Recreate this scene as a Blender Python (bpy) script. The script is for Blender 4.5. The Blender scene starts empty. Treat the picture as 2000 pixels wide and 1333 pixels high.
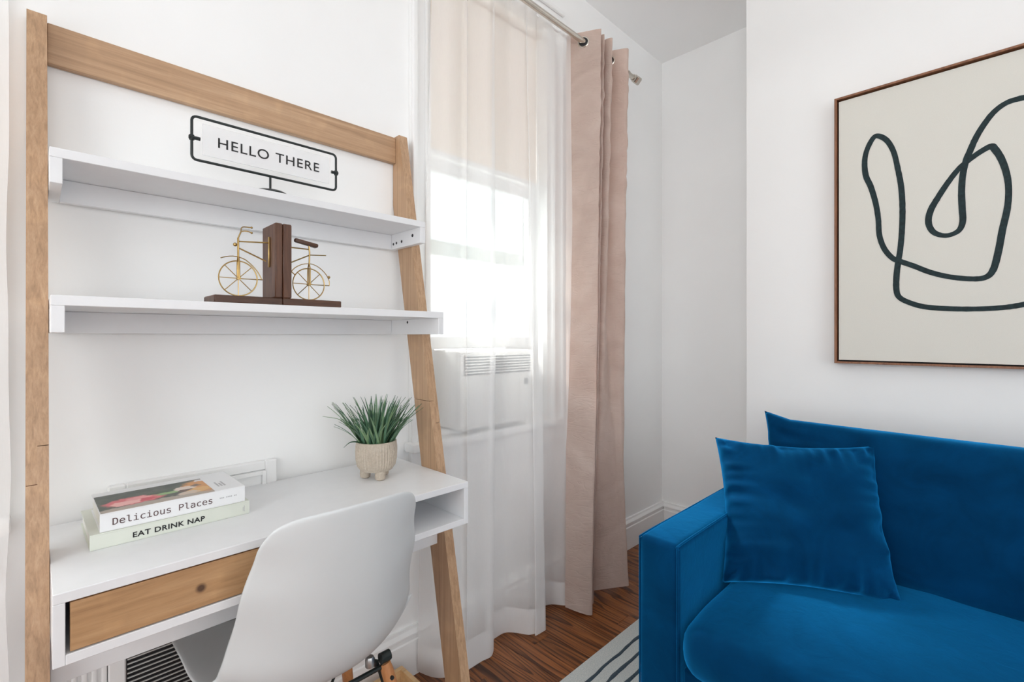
import bpy, bmesh, math, random
from mathutils import Vector, Matrix, noise as mnoise

SC = bpy.context.scene
COL = SC.collection
R = math.radians
random.seed(7)

# ------------------------------------------------------------------ camera, world, light
cam_d = bpy.data.cameras.new('camera')
cam = bpy.data.objects.new('camera', cam_d)
COL.objects.link(cam)
cam.location = (0, 0, 1.16)
cam.rotation_euler = (R(90), 0, R(45.09 - 90))
cam_d.sensor_width = 36
cam_d.lens = 36 * 937 / 2000
cam_d.shift_y = -8.5 / 2000
cam_d.clip_start = 0.02
SC.camera = cam

SC.view_settings.view_transform = 'Standard'
SC.view_settings.look = 'None'
SC.view_settings.gamma = 1
SC.view_settings.use_curve_mapping = False
SC.view_settings.exposure = -0.32

# a white room lives on bounced light
SC.cycles.max_bounces = 16
SC.cycles.diffuse_bounces = 10
SC.cycles.transmission_bounces = 12
SC.cycles.transparent_max_bounces = 16

world = bpy.data.worlds.new('world')
SC.world = world
world.use_nodes = True
bg = world.node_tree.nodes['Background']
bg.inputs[0].default_value = (0.93, 0.97, 1.0, 1)


def area(name, loc, rot, sx, sy, power, col=(1, 1, 1)):
    l = bpy.data.lights.new(name, 'AREA')
    l.shape = 'RECTANGLE'
    l.size, l.size_y = sx, sy
    l.energy = power
    l.color = col
    o = bpy.data.objects.new(name, l)
    COL.objects.link(o)
    o.location = loc
    o.rotation_euler = rot
    return o


P_W1, P_W2, P_REAR, P_SIDE, E_FILL, P_WORLD = 4, 90, 25, 42, 10, 2.1
bg.inputs[1].default_value = P_WORLD
# daylight outside the desk wall windows (a rotation of -90 deg about x aims a lamp along -y)
area('daylight_desk_window', (2.1, 2.35, 2.25), (R(-60), 0, 0), 3.4, 2.7, P_W1, (1.0, 0.99, 0.97))
area('daylight_side_window', (-0.45, 2.35, 2.05), (R(-68), 0, 0), 1.9, 2.5, P_W2, (1.0, 0.99, 0.97))
area('rear_fill_light', (0.1, -2.75, 1.5), (R(90), 0, 0), 2.6, 1.9, P_REAR, (0.97, 0.985, 1.0))  # added fill lamp behind the camera, no known window there

area('side_fill_light', (-2.25, -0.3, 1.55), (0, R(-90), 0), 1.9, 2.0, P_SIDE, (0.98, 0.99, 1.0))  # added fill lamp for the alcove and picture wall, no known window

# hazy sun coming in through the desk window
sun_d = bpy.data.lights.new('sun', 'SUN')
sun_d.energy = 11.5
sun_d.angle = R(9)
sun_d.color = (1.0, 0.97, 0.92)
sun = bpy.data.objects.new('sun', sun_d)
COL.objects.link(sun)
sun.location = (0.5, 6, 6)
sun.rotation_euler = Vector((0.18, -1.0, -1.0)).to_track_quat('-Z', 'Y').to_euler()

# ------------------------------------------------------------------ materials
MATS = {}


def new_mat(name):
    m = bpy.data.materials.new(name)
    m.use_nodes = True
    nt = m.node_tree
    b = nt.nodes['Principled BSDF']
    MATS[name] = m
    return m, nt, b


def coords(nt, scale=(1, 1, 1), kind='Object', rand=False):
    tc = nt.nodes.new('ShaderNodeTexCoord')
    mp = nt.nodes.new('ShaderNodeMapping')
    mp.inputs['Scale'].default_value = scale
    src = tc.outputs[kind]
    if rand:
        oi = nt.nodes.new('ShaderNodeObjectInfo')
        ml = nt.nodes.new('ShaderNodeVectorMath')
        ml.operation = 'SCALE'
        ml.inputs[0].default_value = (1.7, 7.3, 3.1)
        nt.links.new(oi.outputs['Random'], ml.inputs['Scale'])
        ad = nt.nodes.new('ShaderNodeVectorMath')
        ad.operation = 'ADD'
        nt.links.new(src, ad.inputs[0])
        nt.links.new(ml.outputs[0], ad.inputs[1])
        src = ad.outputs[0]
    nt.links.new(src, mp.inputs['Vector'])
    return mp.outputs['Vector']


def noise_n(nt, vec, scale, detail=3, rough=0.5, dist=0.0):
    n = nt.nodes.new('ShaderNodeTexNoise')
    n.inputs['Scale'].default_value = scale
    n.inputs['Detail'].default_value = detail
    n.inputs['Roughness'].default_value = rough
    n.inputs['Distortion'].default_value = dist
    nt.links.new(vec, n.inputs['Vector'])
    return n.outputs['Fac']


def ramp(nt, fac, stops):
    r = nt.nodes.new('ShaderNodeValToRGB')
    el = r.color_ramp.elements
    while len(el) < len(stops):
        el.new(0.5)
    for e, (p, c) in zip(el, stops):
        e.position = p
        e.color = (*c, 1)
    nt.links.new(fac, r.inputs['Fac'])
    return r.outputs['Color']


def bump(nt, b, h, strength, dist=0.002):
    bp = nt.nodes.new('ShaderNodeBump')
    bp.inputs['Strength'].default_value = strength
    bp.inputs['Distance'].default_value = dist
    nt.links.new(h, bp.inputs['Height'])
    nt.links.new(bp.outputs['Normal'], b.inputs['Normal'])


def mixcol(nt, fac, a, b_, mode='MIX'):
    m = nt.nodes.new('ShaderNodeMix')
    m.data_type = 'RGBA'
    m.blend_type = mode
    for s, v in ((m.inputs[0], fac), (m.inputs[6], a), (m.inputs[7], b_)):
        if isinstance(v, (int, float)):
            s.default_value = v
        elif isinstance(v, tuple):
            s.default_value = (*v, 1)
        else:
            nt.links.new(v, s)
    return m.outputs[2]


def simple(name, col, rough=0.5, metal=0.0, nscale=40, var=0.04, bstr=0.0, bscale=200, spec=None, coat=0):
    m, nt, b = new_mat(name)
    v = coords(nt)
    f = noise_n(nt, v, nscale, 3)
    lo = tuple(max(0, c * (1 - var)) for c in col)
    hi = tuple(min(1, c * (1 + var)) for c in col)
    nt.links.new(ramp(nt, f, [(0.3, lo), (0.7, hi)]), b.inputs['Base Color'])
    b.inputs['Roughness'].default_value = rough
    b.inputs['Metallic'].default_value = metal
    if spec is not None:
        b.inputs['Specular IOR Level'].default_value = spec
    if coat:
        b.inputs['Coat Weight'].default_value = coat
    if bstr:
        bump(nt, b, noise_n(nt, v, bscale, 2), bstr)
    return m


simple('wall_paint', (0.900, 0.907, 0.905), 0.65, nscale=3, var=0.012, bstr=0.06, bscale=160)
simple('ceiling_paint', (0.917, 0.923, 0.921), 0.8, nscale=3, var=0.01)
simple('trim_paint', (0.876, 0.88, 0.878), 0.35, nscale=8, var=0.01)
simple('white_laminate', (0.80, 0.81, 0.825), 0.35, nscale=30, var=0.01, bstr=0.03, bscale=400)
m_ = simple('white_plastic', (0.76, 0.79, 0.80), 0.32, nscale=20, var=0.008)
nt_ = m_.node_tree
t_ = nt_.nodes.new('ShaderNodeBsdfTranslucent')
t_.inputs['Color'].default_value = (0.86, 0.88, 0.88, 1)
x_ = nt_.nodes.new('ShaderNodeMixShader')
x_.inputs[0].default_value = 0.22
nt_.links.new(nt_.nodes['Principled BSDF'].outputs[0], x_.inputs[1])
nt_.links.new(t_.outputs[0], x_.inputs[2])
nt_.links.new(x_.outputs[0], nt_.nodes['Material Output'].inputs['Surface'])
simple('appliance_white', (0.78, 0.78, 0.76), 0.4, var=0.01)
simple('dark_hole', (0.015, 0.015, 0.018), 0.7)
simple('black_metal', (0.012, 0.018, 0.018), 0.4, metal=0.2)
simple('brass', (0.46, 0.31, 0.12), 0.30, metal=1.0, nscale=60, var=0.15)
simple('nickel', (0.62, 0.58, 0.52), 0.25, metal=1.0, var=0.05)
simple('steel', (0.45, 0.46, 0.46), 0.35, metal=1.0)
simple('page_paper', (0.82, 0.82, 0.77), 0.8, nscale=300, var=0.05)
simple('book_white', (0.80, 0.81, 0.82), 0.4, var=0.01)
simple('book_green', (0.68, 0.71, 0.635), 0.45, var=0.015)
simple('ink_black', (0.01, 0.01, 0.012), 0.6)
simple('ink_brown', (0.10, 0.055, 0.055), 0.6)
simple('ink_grey', (0.45, 0.45, 0.46), 0.6)
simple('brush_ink', (0.010, 0.026, 0.030), 0.8, nscale=90, var=0.35)
simple('canvas', (0.72, 0.71, 0.655), 0.8, nscale=500, var=0.02, bstr=0.12, bscale=700)
simple('grille_metal', (0.62, 0.64, 0.63), 0.4, metal=0.3)
simple('cushion_leg', (0.02, 0.015, 0.01), 0.5)
simple('display_grey', (0.25, 0.27, 0.28), 0.3)


def wood(name, axis, cols, across=55, along=2.4, rough=0.45, rand=True, fine=0.25, knots=None):
    m, nt, b = new_mat(name)
    s = [across] * 3
    s[axis] = along
    v = coords(nt, tuple(s), rand=rand)
    f = noise_n(nt, v, 1.0, 5, 0.62, 0.6)
    base = ramp(nt, f, [(0.28, cols[0]), (0.5, cols[1]), (0.72, cols[2])])
    s2 = [across * 5] * 3
    s2[axis] = along * 5
    f2 = noise_n(nt, coords(nt, tuple(s2), rand=rand), 1.0, 3, 0.6)
    dark = ramp(nt, f2, [(0.35, (0.62, 0.58, 0.55)), (0.55, (1, 1, 1))])
    c = mixcol(nt, fine, base, mixcol(nt, 1.0, base, dark, 'MULTIPLY'))
    # pale cross flecks of oak
    s3 = [14] * 3
    s3[axis] = 22
    f3 = noise_n(nt, coords(nt, tuple(s3), rand=rand), 1.0, 2, 0.5)
    fl = ramp(nt, f3, [(0.55, (1, 1, 1)), (0.75, (1.12, 1.12, 1.1))])
    c = mixcol(nt, 1.0, c, fl, 'MULTIPLY')
    if knots:
        tc = nt.nodes.new('ShaderNodeTexCoord')
        for (p, rad) in knots:
            d = nt.nodes.new('ShaderNodeVectorMath')
            d.operation = 'DISTANCE'
            d.inputs[1].default_value = p
            nt.links.new(tc.outputs['Object'], d.inputs[0])
            k = nt.nodes.new('ShaderNodeMapRange')
            k.inputs['From Min'].default_value = rad * 0.55
            k.inputs['From Max'].default_value = rad * 1.25
            k.inputs['To Min'].default_value = 1
            k.inputs['To Max'].default_value = 0
            nt.links.new(d.outputs['Value'], k.inputs['Value'])
            c = mixcol(nt, k.outputs[0], c, (0.10, 0.052, 0.03))
    nt.links.new(c, b.inputs['Base Color'])
    b.inputs['Roughness'].default_value = rough
    bump(nt, b, f2, 0.08, 0.001)
    return m


OAK = [(0.35, 0.215, 0.122), (0.475, 0.298, 0.174), (0.56, 0.372, 0.232)]
wood('oak_upright', 2, OAK, across=150, along=2.2)
wood('oak_rail', 0, OAK, across=70, along=2.2)
wood('oak_drawer', 0, [(0.33, 0.18, 0.085), (0.45, 0.26, 0.125), (0.53, 0.325, 0.17)], across=38, along=3.5, rand=False,
     knots=[((0.2172, 1.024, 0.6987), 0.0085)])
wood('box_wood', 0, [(0.50, 0.31, 0.14), (0.62, 0.40, 0.20), (0.68, 0.46, 0.25)], across=40)
wood('dark_block', 2, [(0.055, 0.022, 0.012), (0.10, 0.042, 0.022), (0.15, 0.068, 0.038)], across=70, along=9)
wood('dark_board', 0, [(0.050, 0.020, 0.011), (0.085, 0.036, 0.019), (0.125, 0.056, 0.032)], across=70, along=9)
wood('walnut_frame', 2, [(0.15, 0.06, 0.028), (0.25, 0.105, 0.05), (0.33, 0.15, 0.075)], across=90, along=6)
wood('leg_wood', 2, [(0.38, 0.16, 0.06), (0.50, 0.22, 0.085), (0.56, 0.27, 0.12)], across=60)


def floor_mat():
    m, nt, b = new_mat('stained_oak_floor')
    v = coords(nt, (6.5, 0.85, 1), rand=True)
    g = noise_n(nt, v, 1.0, 1.5, 0.45, 0.25)
    mu = nt.nodes.new('ShaderNodeMath')
    mu.operation = 'MULTIPLY'
    mu.inputs[1].default_value = 22.0
    nt.links.new(g, mu.inputs[0])
    fr = nt.nodes.new('ShaderNodeMath')
    fr.operation = 'FRACT'
    nt.links.new(mu.outputs[0], fr.inputs[0])
    brk = noise_n(nt, coords(nt, (60, 7, 1), rand=True), 1.0, 3, 0.6)
    ad = nt.nodes.new('ShaderNodeMath')
    ad.operation = 'MULTIPLY_ADD'
    ad.inputs[1].default_value = 0.45
    nt.links.new(brk, ad.inputs[0])
    nt.links.new(fr.outputs[0], ad.inputs[2])
    gr_ = ad.outputs[0]
    v2 = coords(nt, (150, 5, 1), rand=True)
    f2 = noise_n(nt, v2, 1.0, 4, 0.6)
    base = ramp(nt, f2, [(0.3, (0.125, 0.042, 0.013)), (0.5, (0.225, 0.082, 0.026)), (0.72, (0.33, 0.135, 0.047))])
    lines = ramp(nt, gr_, [(0.16, (0.9, 0.86, 0.82)), (0.30, (0.16, 0.12, 0.11)), (0.46, (0.55, 0.48, 0.45)), (0.72, (1.2, 1.15, 1.05)), (1.0, (1.15, 1.1, 1.0))])
    c = mixcol(nt, 0.95, base, lines, 'MULTIPLY')
    v3 = coords(nt, (4, 1.3, 1), rand=True)
    f3 = noise_n(nt, v3, 1.0, 2)
    c = mixcol(nt, 1.0, c, ramp(nt, f3, [(0.3, (0.75, 0.72, 0.7)), (0.7, (1.25, 1.2, 1.15))]), 'MULTIPLY')
    nt.links.new(c, b.inputs['Base Color'])
    b.inputs['Roughness'].default_value = 0.33
    bump(nt, b, gr_, 0.05, 0.001)
    return m


floor_mat()


def velvet(name, lo, mid, hi, tint, sheen=0.7, transl=None, nscale=7.0, bstr=0.25, spec=0.15, extra=None, rough=0.35, crease=False):
    m, nt, b = new_mat(name)
    v = coords(nt)
    f = noise_n(nt, v, nscale, 4, 0.55, 1.2)
    f2 = noise_n(nt, v, 900, 1)
    c = ramp(nt, f, [(0.30, lo), (0.50, mid), (0.72, hi)])
    nt.links.new(c, b.inputs['Base Color'])
    b.inputs['Roughness'].default_value = 0.75
    b.inputs['Specular IOR Level'].default_value = spec
    b.inputs['Sheen Weight'].default_value = sheen
    b.inputs['Sheen Roughness'].default_value = rough
    b.inputs['Sheen Tint'].default_value = (*tint, 1)
    v4 = coords(nt, (1, 1, 1))
    f4 = noise_n(nt, v4, 26, 3, 0.5, 0.8)
    add = nt.nodes.new('ShaderNodeMath')
    add.operation = 'MULTIPLY_ADD'
    add.inputs[1].default_value = 0.05
    nt.links.new(f2, add.inputs[0])
    nt.links.new(f4, add.inputs[2])
    hgt = add.outputs[0]
    if crease:      # sharp packing creases
        fc = noise_n(nt, coords(nt, (5, 5, 24)), 1.0, 3, 0.55, 1.4)
        cr = ramp(nt, fc, [(0.44, (1, 1, 1)), (0.485, (0, 0, 0)), (0.53, (1, 1, 1))])
        mm = nt.nodes.new('ShaderNodeMath')
        mm.operation = 'MULTIPLY_ADD'
        mm.inputs[1].default_value = 0.9
        nt.links.new(cr, mm.inputs[0])
        nt.links.new(hgt, mm.inputs[2])
        hgt = mm.outputs[0]
    bump(nt, b, hgt, bstr, 0.004)
    if extra:      # second, wider lobe of the pile
        sn = nt.nodes.new('ShaderNodeBsdfSheen')
        sn.inputs['Color'].default_value = (*extra[0], 1)
        sn.inputs['Roughness'].default_value = extra[1]
        ads = nt.nodes.new('ShaderNodeAddShader')
        nt.links.new(b.outputs[0], ads.inputs[0])
        nt.links.new(sn.outputs[0], ads.inputs[1])
        nt.links.new(ads.outputs[0], nt.nodes['Material Output'].inputs['Surface'])
    if transl:
        t = nt.nodes.new('ShaderNodeBsdfTranslucent')
        t.inputs['Color'].default_value = (*transl[1], 1)
        mx = nt.nodes.new('ShaderNodeMixShader')
        mx.inputs[0].default_value = transl[0]
        nt.links.new(b.outputs[0], mx.inputs[1])
        nt.links.new(t.outputs[0], mx.inputs[2])
        nt.links.new(mx.outputs[0], nt.nodes['Material Output'].inputs['Surface'])
    return m


velvet('blue_velvet', (0.0005, 0.022, 0.070), (0.0006, 0.029, 0.090), (0.0009, 0.038, 0.118), (0.015, 0.34, 0.80), 1.0, spec=0.02, rough=0.5)
velvet('blush_velvet', (0.50, 0.41, 0.36), (0.57, 0.475, 0.42), (0.64, 0.55, 0.495), (1, 0.93, 0.9), 0.25,
       transl=(0.20, (0.85, 0.38, 0.24)), nscale=5, bstr=0.3, crease=True)


def sheer_mat(name, transp, col):
    m, nt, b = new_mat(name)
    nt.nodes.remove(b)
    tr = nt.nodes.new('ShaderNodeBsdfTransparent')
    tl = nt.nodes.new('ShaderNodeBsdfTranslucent')
    df = nt.nodes.new('ShaderNodeBsdfDiffuse')
    v = coords(nt, (900, 900, 40))
    c = ramp(nt, noise_n(nt, v, 1.0, 2), [(0.3, tuple(x * 0.97 for x in col)), (0.7, col)])
    nt.links.new(c, tl.inputs['Color'])
    nt.links.new(c, df.inputs['Color'])
    m1 = nt.nodes.new('ShaderNodeMixShader')
    m1.inputs[0].default_value = 0.92
    nt.links.new(tl.outputs[0], m1.inputs[1])
    nt.links.new(df.outputs[0], m1.inputs[2])
    m2 = nt.nodes.new('ShaderNodeMixShader')
    m2.inputs[0].default_value = transp
    nt.links.new(m1.outputs[0], m2.inputs[1])
    nt.links.new(tr.outputs[0], m2.inputs[2])
    nt.links.new(m2.outputs[0], nt.nodes['Material Output'].inputs['Surface'])
    return m


sheer_mat('sheer_voile', 0.56, (0.965, 0.965, 0.965))
sheer_mat('sheer_hem', 0.30, (0.94, 0.94, 0.94))
sheer_mat('shade_fabric', 0.0, (0.90, 0.81, 0.71))


def glass_mat():
    m, nt, b = new_mat('window_glass')
    nt.nodes.remove(b)
    tr = nt.nodes.new('ShaderNodeBsdfTransparent')
    gl = nt.nodes.new('ShaderNodeBsdfGlossy')
    gl.inputs['Roughness'].default_value = 0.02
    v = coords(nt)
    c = ramp(nt, noise_n(nt, v, 2, 1), [(0.2, (0.96, 0.98, 0.97)), (0.8, (0.98, 0.99, 0.99))])
    nt.links.new(c, tr.inputs['Color'])
    mx = nt.nodes.new('ShaderNodeMixShader')
    mx.inputs[0].default_value = 0.05
    nt.links.new(tr.outputs[0], mx.inputs[1])
    nt.links.new(gl.outputs[0], mx.inputs[2])
    nt.links.new(mx.outputs[0], nt.nodes['Material Output'].inputs['Surface'])
    return m


glass_mat()


def acrylic_mat():
    m, nt, b = new_mat('clear_acrylic')
    nt.nodes.remove(b)
    tr = nt.nodes.new('ShaderNodeBsdfTransparent')
    df = nt.nodes.new('ShaderNodeBsdfDiffuse')
    v = coords(nt)
    c = ramp(nt, noise_n(nt, v, 6, 1), [(0.2, (0.86, 0.87, 0.88)), (0.8, (0.88, 0.89, 0.90))])
    nt.links.new(c, df.inputs['Color'])
    mx = nt.nodes.new('ShaderNodeMixShader')
    mx.inputs[0].default_value = 0.40
    nt.links.new(tr.outputs[0], mx.inputs[1])
    nt.links.new(df.outputs[0], mx.inputs[2])
    nt.links.new(mx.outputs[0], nt.nodes['Material Output'].inputs['Surface'])


acrylic_mat()


def rug_mat(name, a, b_, bs=1.0):
    m, nt, b = new_mat(name)
    v = coords(nt)
    f = noise_n(nt, v, 260, 3, 0.7)
    nt.links.new(ramp(nt, f, [(0.35, a), (0.65, b_)]), b.inputs['Base Color'])
    b.inputs['Roughness'].default_value = 0.95
    b.inputs['Sheen Weight'].default_value = 0.2
    bump(nt, b, noise_n(nt, v, 420, 2, 0.7), bs, 0.004)


rug_mat('rug_pile', (0.58, 0.65, 0.64), (0.86, 0.87, 0.83))
rug_mat('rug_stripe', (0.008, 0.028, 0.050), (0.025, 0.070, 0.105))


def pot_mat():
    m, nt, b = new_mat('ribbed_clay')
    v = coords(nt)
    f = noise_n(nt, v, 160, 4, 0.7)
    nt.links.new(ramp(nt, f, [(0.3, (0.42, 0.355, 0.285)), (0.7, (0.56, 0.49, 0.405))]), b.inputs['Base Color'])
    b.inputs['Roughness'].default_value = 0.85
    bump(nt, b, noise_n(nt, v, 500, 2), 0.2, 0.001)


pot_mat()


def blade_mat():
    m, nt, b = new_mat('grass_blade')
    oi = nt.nodes.new('ShaderNodeObjectInfo')
    c = ramp(nt, oi.outputs['Random'], [(0.0, (0.035, 0.095, 0.055)), (0.5, (0.085, 0.19, 0.11)), (1.0, (0.22, 0.34, 0.17))])
    v = coords(nt, (1, 1, 1))
    f = noise_n(nt, v, 60, 2)
    c = mixcol(nt, 0.5, c, ramp(nt, f, [(0.3, (0.7, 0.75, 0.7)), (0.7, (1.35, 1.3, 1.3))]), 'MULTIPLY')
    nt.links.new(c, b.inputs['Base Color'])
    b.inputs['Roughness'].default_value = 0.45


blade_mat()


def photo_mat():
    """printed cover photograph: flowers, a hand, cheese on a dark cloth (object space of the book)"""
    m, nt, b = new_mat('cover_print')
    tc = nt.nodes.new('ShaderNodeTexCoord')
    nz = nt.nodes.new('ShaderNodeTexNoise')
    nz.inputs['Scale'].default_value = 70
    nz.inputs['Detail'].default_value = 3
    nt.links.new(tc.outputs['Object'], nz.inputs['Vector'])
    off = nt.nodes.new('ShaderNodeVectorMath')
    off.operation = 'MULTIPLY_ADD'
    off.inputs[1].default_value = (0.022, 0.022, 0)
    nt.links.new(nz.outputs['Color'], off.inputs[0])
    nt.links.new(tc.outputs['Object'], off.inputs[2])
    f = noise_n(nt, tc.outputs['Object'], 45, 3)
    c = ramp(nt, f, [(0.3, (0.030, 0.045, 0.032)), (0.7, (0.085, 0.10, 0.075))])
    # x, y, radius x, radius y, colour (book local coordinates, origin at the spine's left bottom corner)
    blobs = [(0.10, 0.012, 0.12, 0.018, (0.42, 0.36, 0.30)),
             (0.060, 0.055, 0.050, 0.028, (0.70, 0.14, 0.16)), (0.045, 0.045, 0.026, 0.015, (0.85, 0.45, 0.42)),
             (0.070, 0.066, 0.022, 0.013, (0.82, 0.32, 0.32)), (0.080, 0.048, 0.014, 0.010, (0.60, 0.06, 0.09)),
             (0.118, 0.062, 0.024, 0.008, (0.25, 0.40, 0.16)), (0.110, 0.078, 0.030, 0.010, (0.04, 0.08, 0.04)),
             (0.180, 0.070, 0.036, 0.052, (0.62, 0.27, 0.07)), (0.168, 0.045, 0.022, 0.020, (0.70, 0.40, 0.13)),
             (0.148, 0.034, 0.020, 0.012, (0.62, 0.50, 0.40)), (0.150, 0.072, 0.020, 0.016, (0.72, 0.60, 0.52)),
             (0.146, 0.055, 0.016, 0.008, (0.12, 0.06, 0.035)), (0.170, 0.082, 0.010, 0.010, (0.16, 0.09, 0.05)),
             (0.190, 0.118, 0.014, 0.006, (0.75, 0.70, 0.68))]
    for (x, y, rx, ry, col) in blobs:
        s = nt.nodes.new('ShaderNodeVectorMath')
        s.operation = 'SUBTRACT'
        s.inputs[1].default_value = (x + 0.011, y + 0.011, 0)
        nt.links.new(off.outputs[0], s.inputs[0])
        d = nt.nodes.new('ShaderNodeVectorMath')
        d.operation = 'MULTIPLY'
        d.inputs[1].default_value = (1 / rx, 1 / ry, 0)
        nt.links.new(s.outputs[0], d.inputs[0])
        ln = nt.nodes.new('ShaderNodeVectorMath')
        ln.operation = 'LENGTH'
        nt.links.new(d.outputs[0], ln.inputs[0])
        k = nt.nodes.new('ShaderNodeMapRange')
        k.inputs['From Min'].default_value = 0.85
        k.inputs['From Max'].default_value = 1.1
        k.inputs['To Min'].default_value = 1
        k.inputs['To Max'].default_value = 0
        nt.links.new(ln.outputs['Value'], k.inputs['Value'])
        c = mixcol(nt, k.outputs[0], c, col)
    nt.links.new(c, b.inputs['Base Color'])
    b.inputs['Roughness'].default_value = 0.4


photo_mat()


def lamp_mat(name, E_):
    m, nt, b = new_mat(name)
    b.inputs['Base Color'].default_value = (0.9, 0.9, 0.88, 1)
    b.inputs['Emission Color'].default_value = (1.0, 0.97, 0.93, 1)
    b.inputs['Emission Strength'].default_value = E_


lamp_mat('fill_diffuser', E_FILL)  # glow of the added fill pendant


# ------------------------------------------------------------------ mesh helpers
class B:
    """collects shapes given in world coordinates"""

    def __init__(self):
        self.bm = bmesh.new()

    def _merge(self, other):
        me = bpy.data.meshes.new('tmp')
        other.to_mesh(me)
        other.free()
        self.bm.from_mesh(me)
        bpy.data.meshes.remove(me)

    def box(self, x0, x1, y0, y1, z0, z1, bev=0.0, seg=1):
        b = bmesh.new()
        bmesh.ops.create_cube(b, size=1)
        for v in b.verts:
            v.co = ((x0 + x1) / 2 + v.co.x * (x1 - x0), (y0 + y1) / 2 + v.co.y * (y1 - y0), (z0 + z1) / 2 + v.co.z * (z1 - z0))
        if bev:
            bmesh.ops.bevel(b, geom=list(b.edges), offset=bev, segments=seg, profile=0.5, affect='EDGES')
        self._merge(b)
        return self

    def prism(self, pts, axis, a0, a1):
        """polygon extruded along an axis; pts are the two other coordinates in order"""
        def mk(p, a):
            c = [0, 0, 0]
            o = [i for i in range(3) if i != axis]
            c[o[0]], c[o[1]], c[axis] = p[0], p[1], a
            return c
        v0 = [self.bm.verts.new(mk(p, a0)) for p in pts]
        v1 = [self.bm.verts.new(mk(p, a1)) for p in pts]
        n = len(pts)
        fs = [self.bm.faces.new(v0), self.bm.faces.new(v1)]
        for i in range(n):
            fs.append(self.bm.faces.new((v0[i], v0[(i + 1) % n], v1[(i + 1) % n], v1[i])))
        bmesh.ops.recalc_face_normals(self.bm, faces=fs)
        return self

    def tube(self, pts, r, seg=8, closed=False, cap=True):
        pts = [Vector(p) for p in pts]
        n = len(pts)
        rings = []
        up = None
        for i, p in enumerate(pts):
            if closed:
                d = pts[(i + 1) % n] - pts[i - 1]
            else:
                d = pts[min(i + 1, n - 1)] - pts[max(i - 1, 0)]
            d.normalize()
            if up is None:
                up = d.orthogonal().normalized()
            up = (up - d * up.dot(d))
            up = up.normalized() if up.length > 1e-6 else d.orthogonal().normalized()
            s = d.cross(up)
            rr = r[i] if isinstance(r, (list, tuple)) else r
            rings.append([self.bm.verts.new(p + (up * math.cos(2 * math.pi * k / seg) + s * math.sin(2 * math.pi * k / seg)) * rr)
                          for k in range(seg)])
        fs = []
        for i in range(n if closed else n - 1):
            a, b = rings[i], rings[(i + 1) % n]
            for k in range(seg):
                fs.append(self.bm.faces.new((a[k], a[(k + 1) % seg], b[(k + 1) % seg], b[k])))
        if cap and not closed:
            fs.append(self.bm.faces.new(rings[0][::-1]))
            fs.append(self.bm.faces.new(rings[-1]))
        bmesh.ops.recalc_face_normals(self.bm, faces=fs)
        return self

    def lathe(self, prof, c, seg=32, fn=None, close=True):
        """prof: (radius, z) list about the vertical axis at c"""
        rings = []
        for (r, z) in prof:
            ring = []
            for k in range(seg):
                a = 2 * math.pi * k / seg
                rr = r * (fn(a, z) if fn else 1)
                ring.append(self.bm.verts.new((c[0] + rr * math.cos(a), c[1] + rr * math.sin(a), c[2] + z)))
            rings.append(ring)
        fs = []
        for a, b in zip(rings, rings[1:]):
            for k in range(seg):
                fs.append(self.bm.faces.new((a[k], a[(k + 1) % seg], b[(k + 1) % seg], b[k])))
        if close:
            fs.append(self.bm.faces.new(rings[0][::-1]))
            fs.append(self.bm.faces.new(rings[-1]))
        bmesh.ops.recalc_face_normals(self.bm, faces=fs)
        return self

    def grid(self, rows, closed=False):
        vs = [[self.bm.verts.new(p) for p in row] for row in rows]
        for a, b in zip(vs, vs[1:]):
            for k in range(len(a) - (0 if closed else 1)):
                j = (k + 1) % len(a)
                self.bm.faces.new((a[k], a[j], b[j], b[k]))
        return self

    def sphere(self, c, r, seg=12, sc=(1, 1, 1)):
        b = bmesh.new()
        bmesh.ops.create_uvsphere(b, u_segments=seg, v_segments=max(6, seg // 2), radius=r)
        for v in b.verts:
            v.co = Vector((v.co.x * sc[0], v.co.y * sc[1], v.co.z * sc[2])) + Vector(c)
        self._merge(b)
        return self

    def xf(self, m):
        bmesh.ops.transform(self.bm, matrix=m, verts=self.bm.verts)
        return self


def smooth_by_angle(me, ang=40):
    for p in me.polygons:
        p.use_smooth = True
    bm = bmesh.new()
    bm.from_mesh(me)
    for e in bm.edges:
        if len(e.link_faces) == 2:
            e.smooth = e.calc_face_angle(0) < R(ang)
    bm.to_mesh(me)
    bm.free()


def obj(name, b, mat, parent=None, smooth=True, local=False, ang=40):
    me = bpy.data.meshes.new(name)
    if isinstance(b, B):
        if parent is not None and not local:
            o_ = world_loc(parent)
            bmesh.ops.translate(b.bm, vec=-o_, verts=b.bm.verts)
        b.bm.to_mesh(me)
        b.bm.free()
    else:
        me = b
    if smooth:
        smooth_by_angle(me, ang)
    if mat:
        me.materials.clear()
        me.materials.append(MATS[mat])
    o = bpy.data.objects.new(name, me)
    COL.objects.link(o)
    if parent is not None:
        o.parent = parent
    return o


def world_loc(o):
    v = Vector((0, 0, 0))
    while o is not None:
        v += o.location
        o = o.parent
    return v


def thing(name, label, cat, loc=(0, 0, 0), rot=(0, 0, 0), group=None):
    o = bpy.data.objects.new(name, None)
    COL.objects.link(o)
    o.empty_display_size = 0.05
    o.location = loc
    o.rotation_euler = rot
    tag(o, label, cat, group)
    return o


def tag(o, label, cat, group=None):
    o['label'] = label
    o['category'] = cat
    if group:
        o['group'] = group
    return o


def struct(o, label=None):
    o['kind'] = 'structure'
    if label:
        o['label'] = label
    return o


def copy_part(src, parent, loc=None, rot=None):
    c = src.copy()
    COL.objects.link(c)
    c.parent = parent
    if loc is not None:
        c.location = loc
    if rot is not None:
        c.rotation_euler = rot
    return c


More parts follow.
